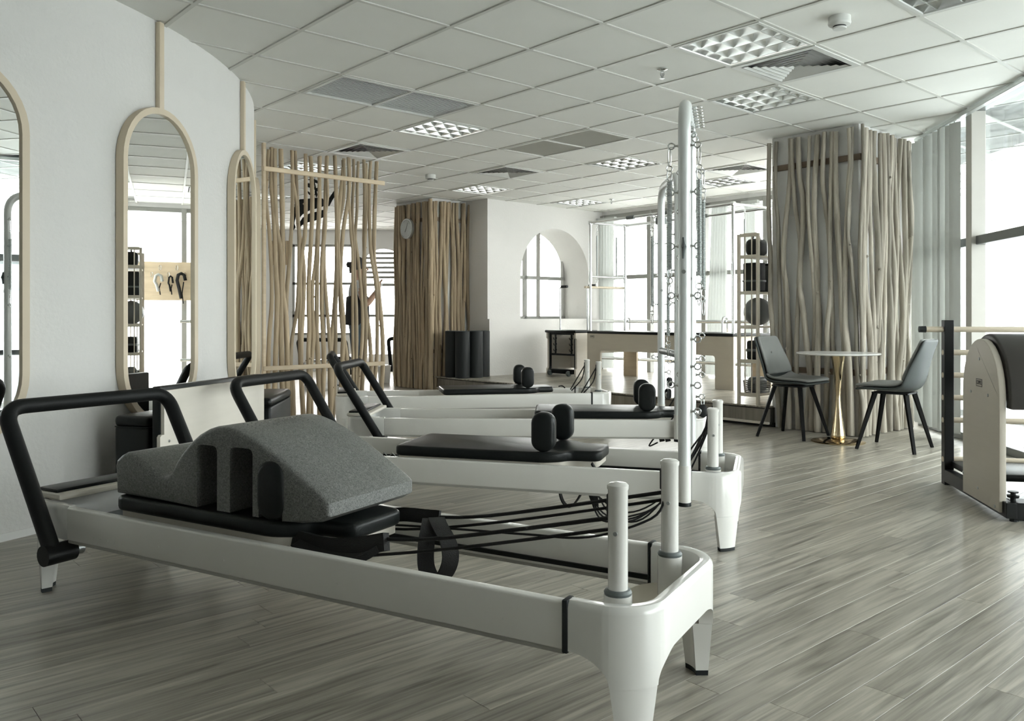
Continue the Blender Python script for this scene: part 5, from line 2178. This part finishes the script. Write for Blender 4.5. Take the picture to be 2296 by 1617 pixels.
# ---- the person standing behind the screen
def person(label, loc, rz):
    t = thing('person', label, 'person', loc, rz)
    J = {'pel': (0, 0, .92, .135), 'bel': (0.005, 0, 1.04, .125), 'che': (0.01, 0, 1.22, .135), 'sho': (0, 0, 1.36, .105), 'nek': (0.005, 0, 1.44, .052), 'hd0': (0.02, 0, 1.51, .070), 'hd1': (0.025, 0, 1.575, .088), 'hd2': (0.015, 0, 1.635, .062),
         'ls': (0, .165, 1.345, .058), 'le': (-.03, .215, 1.09, .042), 'lw': (.03, .225, .87, .030),
         'rs': (0, -.165, 1.345, .058), 're': (.06, -.235, 1.12, .042), 'rw': (.20, -.19, 1.30, .030),
         'lh': (0, .09, .86, .088), 'lk': (.015, .10, .48, .058), 'la': (-.01, .105, .09, .040), 'lt': (.13, .115, .035, .034),
         'rh': (0, -.09, .86, .088), 'rk': (.03, -.10, .48, .058), 'ra': (.01, -.105, .09, .040), 'rt': (.15, -.115, .035, .034)}
    E_ = ['pel bel', 'bel che', 'che sho', 'sho nek', 'nek hd0', 'hd0 hd1', 'hd1 hd2', 'sho ls', 'ls le', 'le lw', 'sho rs', 'rs re', 're rw', 'pel lh', 'lh lk', 'lk la', 'la lt', 'pel rh', 'rh rk', 'rk ra', 'ra rt']
    # hands: palm and five fingers
    for sd, wj in (('l', 'lw'), ('r', 'rw')):
        wx, wy, wz, _ = J[wj]
        up = 1 if sd == 'r' else -1
        J[sd + 'p'] = (wx + .02, wy, wz + up * .06, .024)
        E_.append('%s %sp' % (wj, sd))
        for f in range(4):
            ln = (.05, .062, .058, .045)[f]
            oy = (-.027 + .018 * f)
            J['%sf%d' % (sd, f)] = (wx + .03, wy + oy, wz + up * (.095), .009)
            J['%sg%d' % (sd, f)] = (wx + .055, wy + oy, wz + up * (.095 + ln * .6), .008)
            E_ += ['%sp %sf%d' % (sd, sd, f), '%sf%d %sg%d' % (sd, f, sd, f)]
        J[sd + 'q'] = (wx + .05, wy + (.03 if sd == 'r' else -.03), wz + up * .055, .010)
        J[sd + 'r'] = (wx + .07, wy + (.035 if sd == 'r' else -.035), wz + up * .085, .009)
        E_ += ['%sp %sq' % (sd, sd), '%sq %sr' % (sd, sd)]
    keys = list(J)
    me = bpy.data.meshes.new('body_skeleton')
    me.from_pydata([J[k][:3] for k in keys], [tuple(keys.index(q) for q in e.split()) for e in E_], [])
    so = bpy.data.objects.new('body_skeleton', me)
    COL.objects.link(so)
    sk = so.modifiers.new('Skin', 'SKIN')
    sk.use_smooth_shade = True
    for i, k in enumerate(keys):
        r_ = J[k][3]
        f = 1.25 if k in ('pel', 'bel', 'che') else 1.0
        me.skin_vertices[0].data[i].radius = (r_, r_ * 1.0)
        me.skin_vertices[0].data[i].use_root = (k == 'pel')
    so.modifiers.new('Subsurf', 'SUBSURF').levels = 2
    so.modifiers['Subsurf'].render_levels = 2
    bpy.context.view_layer.update()
    dg = bpy.context.evaluated_depsgraph_get()
    bm_ = bpy.data.meshes.new_from_object(so.evaluated_get(dg))
    bpy.data.objects.remove(so)
    bm_.materials.clear()
    for m in (M_skin, M_shirt, M_jeans, M_vest):
        bm_.materials.append(m)
    for v in bm_.vertices:      # broaden torso
        if 0.8 < v.co.z < 1.40 and abs(v.co.y) < 0.155:
            v.co.y *= 1.22
            v.co.x *= 0.88
    for p in bm_.polygons:
        c = p.center
        k = 0
        if c.z < 0.07:
            k = 3
        elif c.z < 0.93 and abs(c.y) < 0.20:
            k = 2
        elif c.z < 1.16 and abs(c.y) < 0.20:
            k = 3
        elif c.z < 1.42 and abs(c.y) < 0.215:
            k = 1
        p.material_index = k
    body = link('body', bm_, None, t, 80)
    w = MB()
    rows = []
    for q in range(9):
        th = PI * 0.62 * q / 8
        rows.append([(0.005 + 0.098 * math.sin(th) * math.cos(2 * PI * k / 18) * (1.0 if math.cos(2 * PI * k / 18) < 0 else 0.92), 0.088 * math.sin(th) * math.sin(2 * PI * k / 18), 1.59 + 0.108 * math.cos(th) - (0.05 * max(0, -math.cos(2 * PI * k / 18)) * q / 8)) for k in range(19)])
    w.grid(rows)
    o = obj('hair', w, M_hair, t, 80)
    md = o.modifiers.new('Solidify', 'SOLIDIFY')
    md.thickness = 0.012
    w = MB()
    w.lathe([(0.0, -0.035), (0.030, -0.03), (0.042, 0.0), (0.03, 0.03), (0.0, 0.035)], 12, (-0.085, 0.0, 1.60))
    obj('hair_bun', w, M_hair, t, 80)
    for s in (-1, 1):
        w = MB()
        w.lathe([(0.0, -0.018), (0.010, -0.010), (0.012, 0.008), (0.0, 0.018)], 8, (0.01, s * 0.086, 1.555))
        obj('ear', w, M_skin, t, 80)
        w = MB()
        w.lathe([(0.0, -0.006), (0.007, 0.0), (0.0, 0.006)], 8, (0.104, s * 0.03, 1.57), 'x')
        obj('eye', w, M_hair, t, 80)
    w = MB()
    w.tube([(0.105, 0, 1.575), (0.128, 0, 1.545), (0.108, 0, 1.535)], [0.006, 0.013, 0.008], 8)
    obj('nose', w, M_skin, t, 80)
    w = MB()
    w.tube([(0.098, -0.02, 1.510), (0.105, 0, 1.508), (0.098, 0.02, 1.510)], 0.005, 6)
    obj('mouth', mat and w, mat('lip', (0.30, 0.12, 0.10), 0.5), t, 80)
    w = MB()
    rows = []
    for q in range(8):
        z = 0.905 + 0.30 * q / 7
        rx, ry = 0.128 + 0.012 * (1 - q / 7), 0.178 + 0.010 * (1 - q / 7)
        rows.append([(0.004 + rx * math.cos(2 * PI * k / 22), ry * math.sin(2 * PI * k / 22), z + (0.05 * abs(math.sin(2 * PI * k / 22)) if q == 7 else 0)) for k in range(23)])
    w.grid(rows)
    o = obj('black_top', w, M_vest, t, 80)
    md = o.modifiers.new('Solidify', 'SOLIDIFY')
    md.thickness = 0.008
    return t


person('person in pale grey shirt, black top and jeans standing behind the screen', (-1.79, 9.6, 0), R(20))

# ================================================================== CITY OUTSIDE
M_bld = mat('haze_pale_concrete', (0.74, 0.74, 0.72), 0.9, var=0.08, scale=0.05)  # pale colours here and below stand in for distance haze
M_bld2 = mat('haze_pale_facade', (0.66, 0.68, 0.69), 0.9, var=0.08, scale=0.05)
M_roof = mat('grey_roof_tile', (0.30, 0.31, 0.31), 0.8, var=0.2, scale=0.4)
M_pane = mat('distant_window', (0.22, 0.25, 0.27), 0.3)
gd = MB()
gd.box((60, 60, -30.2), (700, 700, 0.4))
struct('ground', gd, M_bld2, 0)
rc_ = random.Random(11)
DIRS = ['beyond the right window', 'beyond the back windows']
spots = []
for k in range(6):
    spots.append((70 + rc_.uniform(0, 90), -20 + k * 24 + rc_.uniform(-5, 5), rc_.uniform(9, 16), rc_.uniform(14, 30) if k % 3 else rc_.uniform(33, 48)))
for k in range(4):
    spots.append((-10 + k * 28 + rc_.uniform(-3, 3), 120 + rc_.uniform(0, 60), rc_.uniform(9, 15), rc_.uniform(14, 27)))
win_me = None
for k, (x, y, s, h) in enumerate(spots):
    side_ = 'right' if k < 6 else 'back'
    t = thing('city_building', 'hazy pale city building far beyond the %s windows' % side_, 'building', (x, y, -30), rc_.uniform(0, 0.5), 'far city buildings beyond the %s windows' % side_)
    w = MB()
    w.box((0, 0, h / 2), (s, s * 0.8, h))
    obj('tower_body', w, (M_bld, M_bld2)[k % 2], t, 0)
    w = MB()
    w.box((0, 0, h + 0.6), (s * 0.5, s * 0.4, 1.2))
    obj('roof_house', w, M_bld, t, 0)
    w = MB()
    for q in range(int(h / 3.2)):
        for fx in range(4):
            w.box((-s / 2 - 0.05, -s * 0.3 + fx * s * 0.2, 2 + q * 3.2), (0.1, s * 0.1, 1.5))
            w.box((-s * 0.36 + fx * s * 0.24, -s * 0.4 - 0.05, 2 + q * 3.2), (s * 0.12, 0.1, 1.5))
    o = obj('window_panes', w, M_pane, t, 0)
    o['kind'] = 'stuff'
# tiered tile roofed building opposite the right windows
pg = thing('tiered_roof_building', 'pale building with tiered tile roofs seen through the right window and mirror', 'building', (46, 6, -30), 0.1)
z = 0
for k, (s, h) in enumerate(((20, 24), (15, 4), (10, 3.2))):
    w = MB()
    w.box((0, 0, z + h / 2), (s, s, h))
    b_ = obj('storey', w, M_bld, pg, 0)
    w = MB()
    e = s / 2 + 1.6
    i_ = s / 2 - 1.0
    v = [(-e, -e, z + h + 0.3), (e, -e, z + h + 0.3), (e, e, z + h + 0.3), (-e, e, z + h + 0.3), (-i_, -i_, z + h + 1.7), (i_, -i_, z + h + 1.7), (i_, i_, z + h + 1.7), (-i_, i_, z + h + 1.7)]
    w.add(v, [(3, 2, 1, 0), (4, 5, 6, 7), (0, 1, 5, 4), (1, 2, 6, 5), (2, 3, 7, 6), (3, 0, 4, 7)])
    obj('tile_roof', w, M_roof, pg, 0)
    for q in range(5):
        w = MB()
        w.box((-s / 2 - 0.05, -s * 0.4 + q * s * 0.2, z + h - 1.6), (0.12, s * 0.09, 1.5))
        obj('window', w, M_pane, pg, 0)
    z += h + 1.2
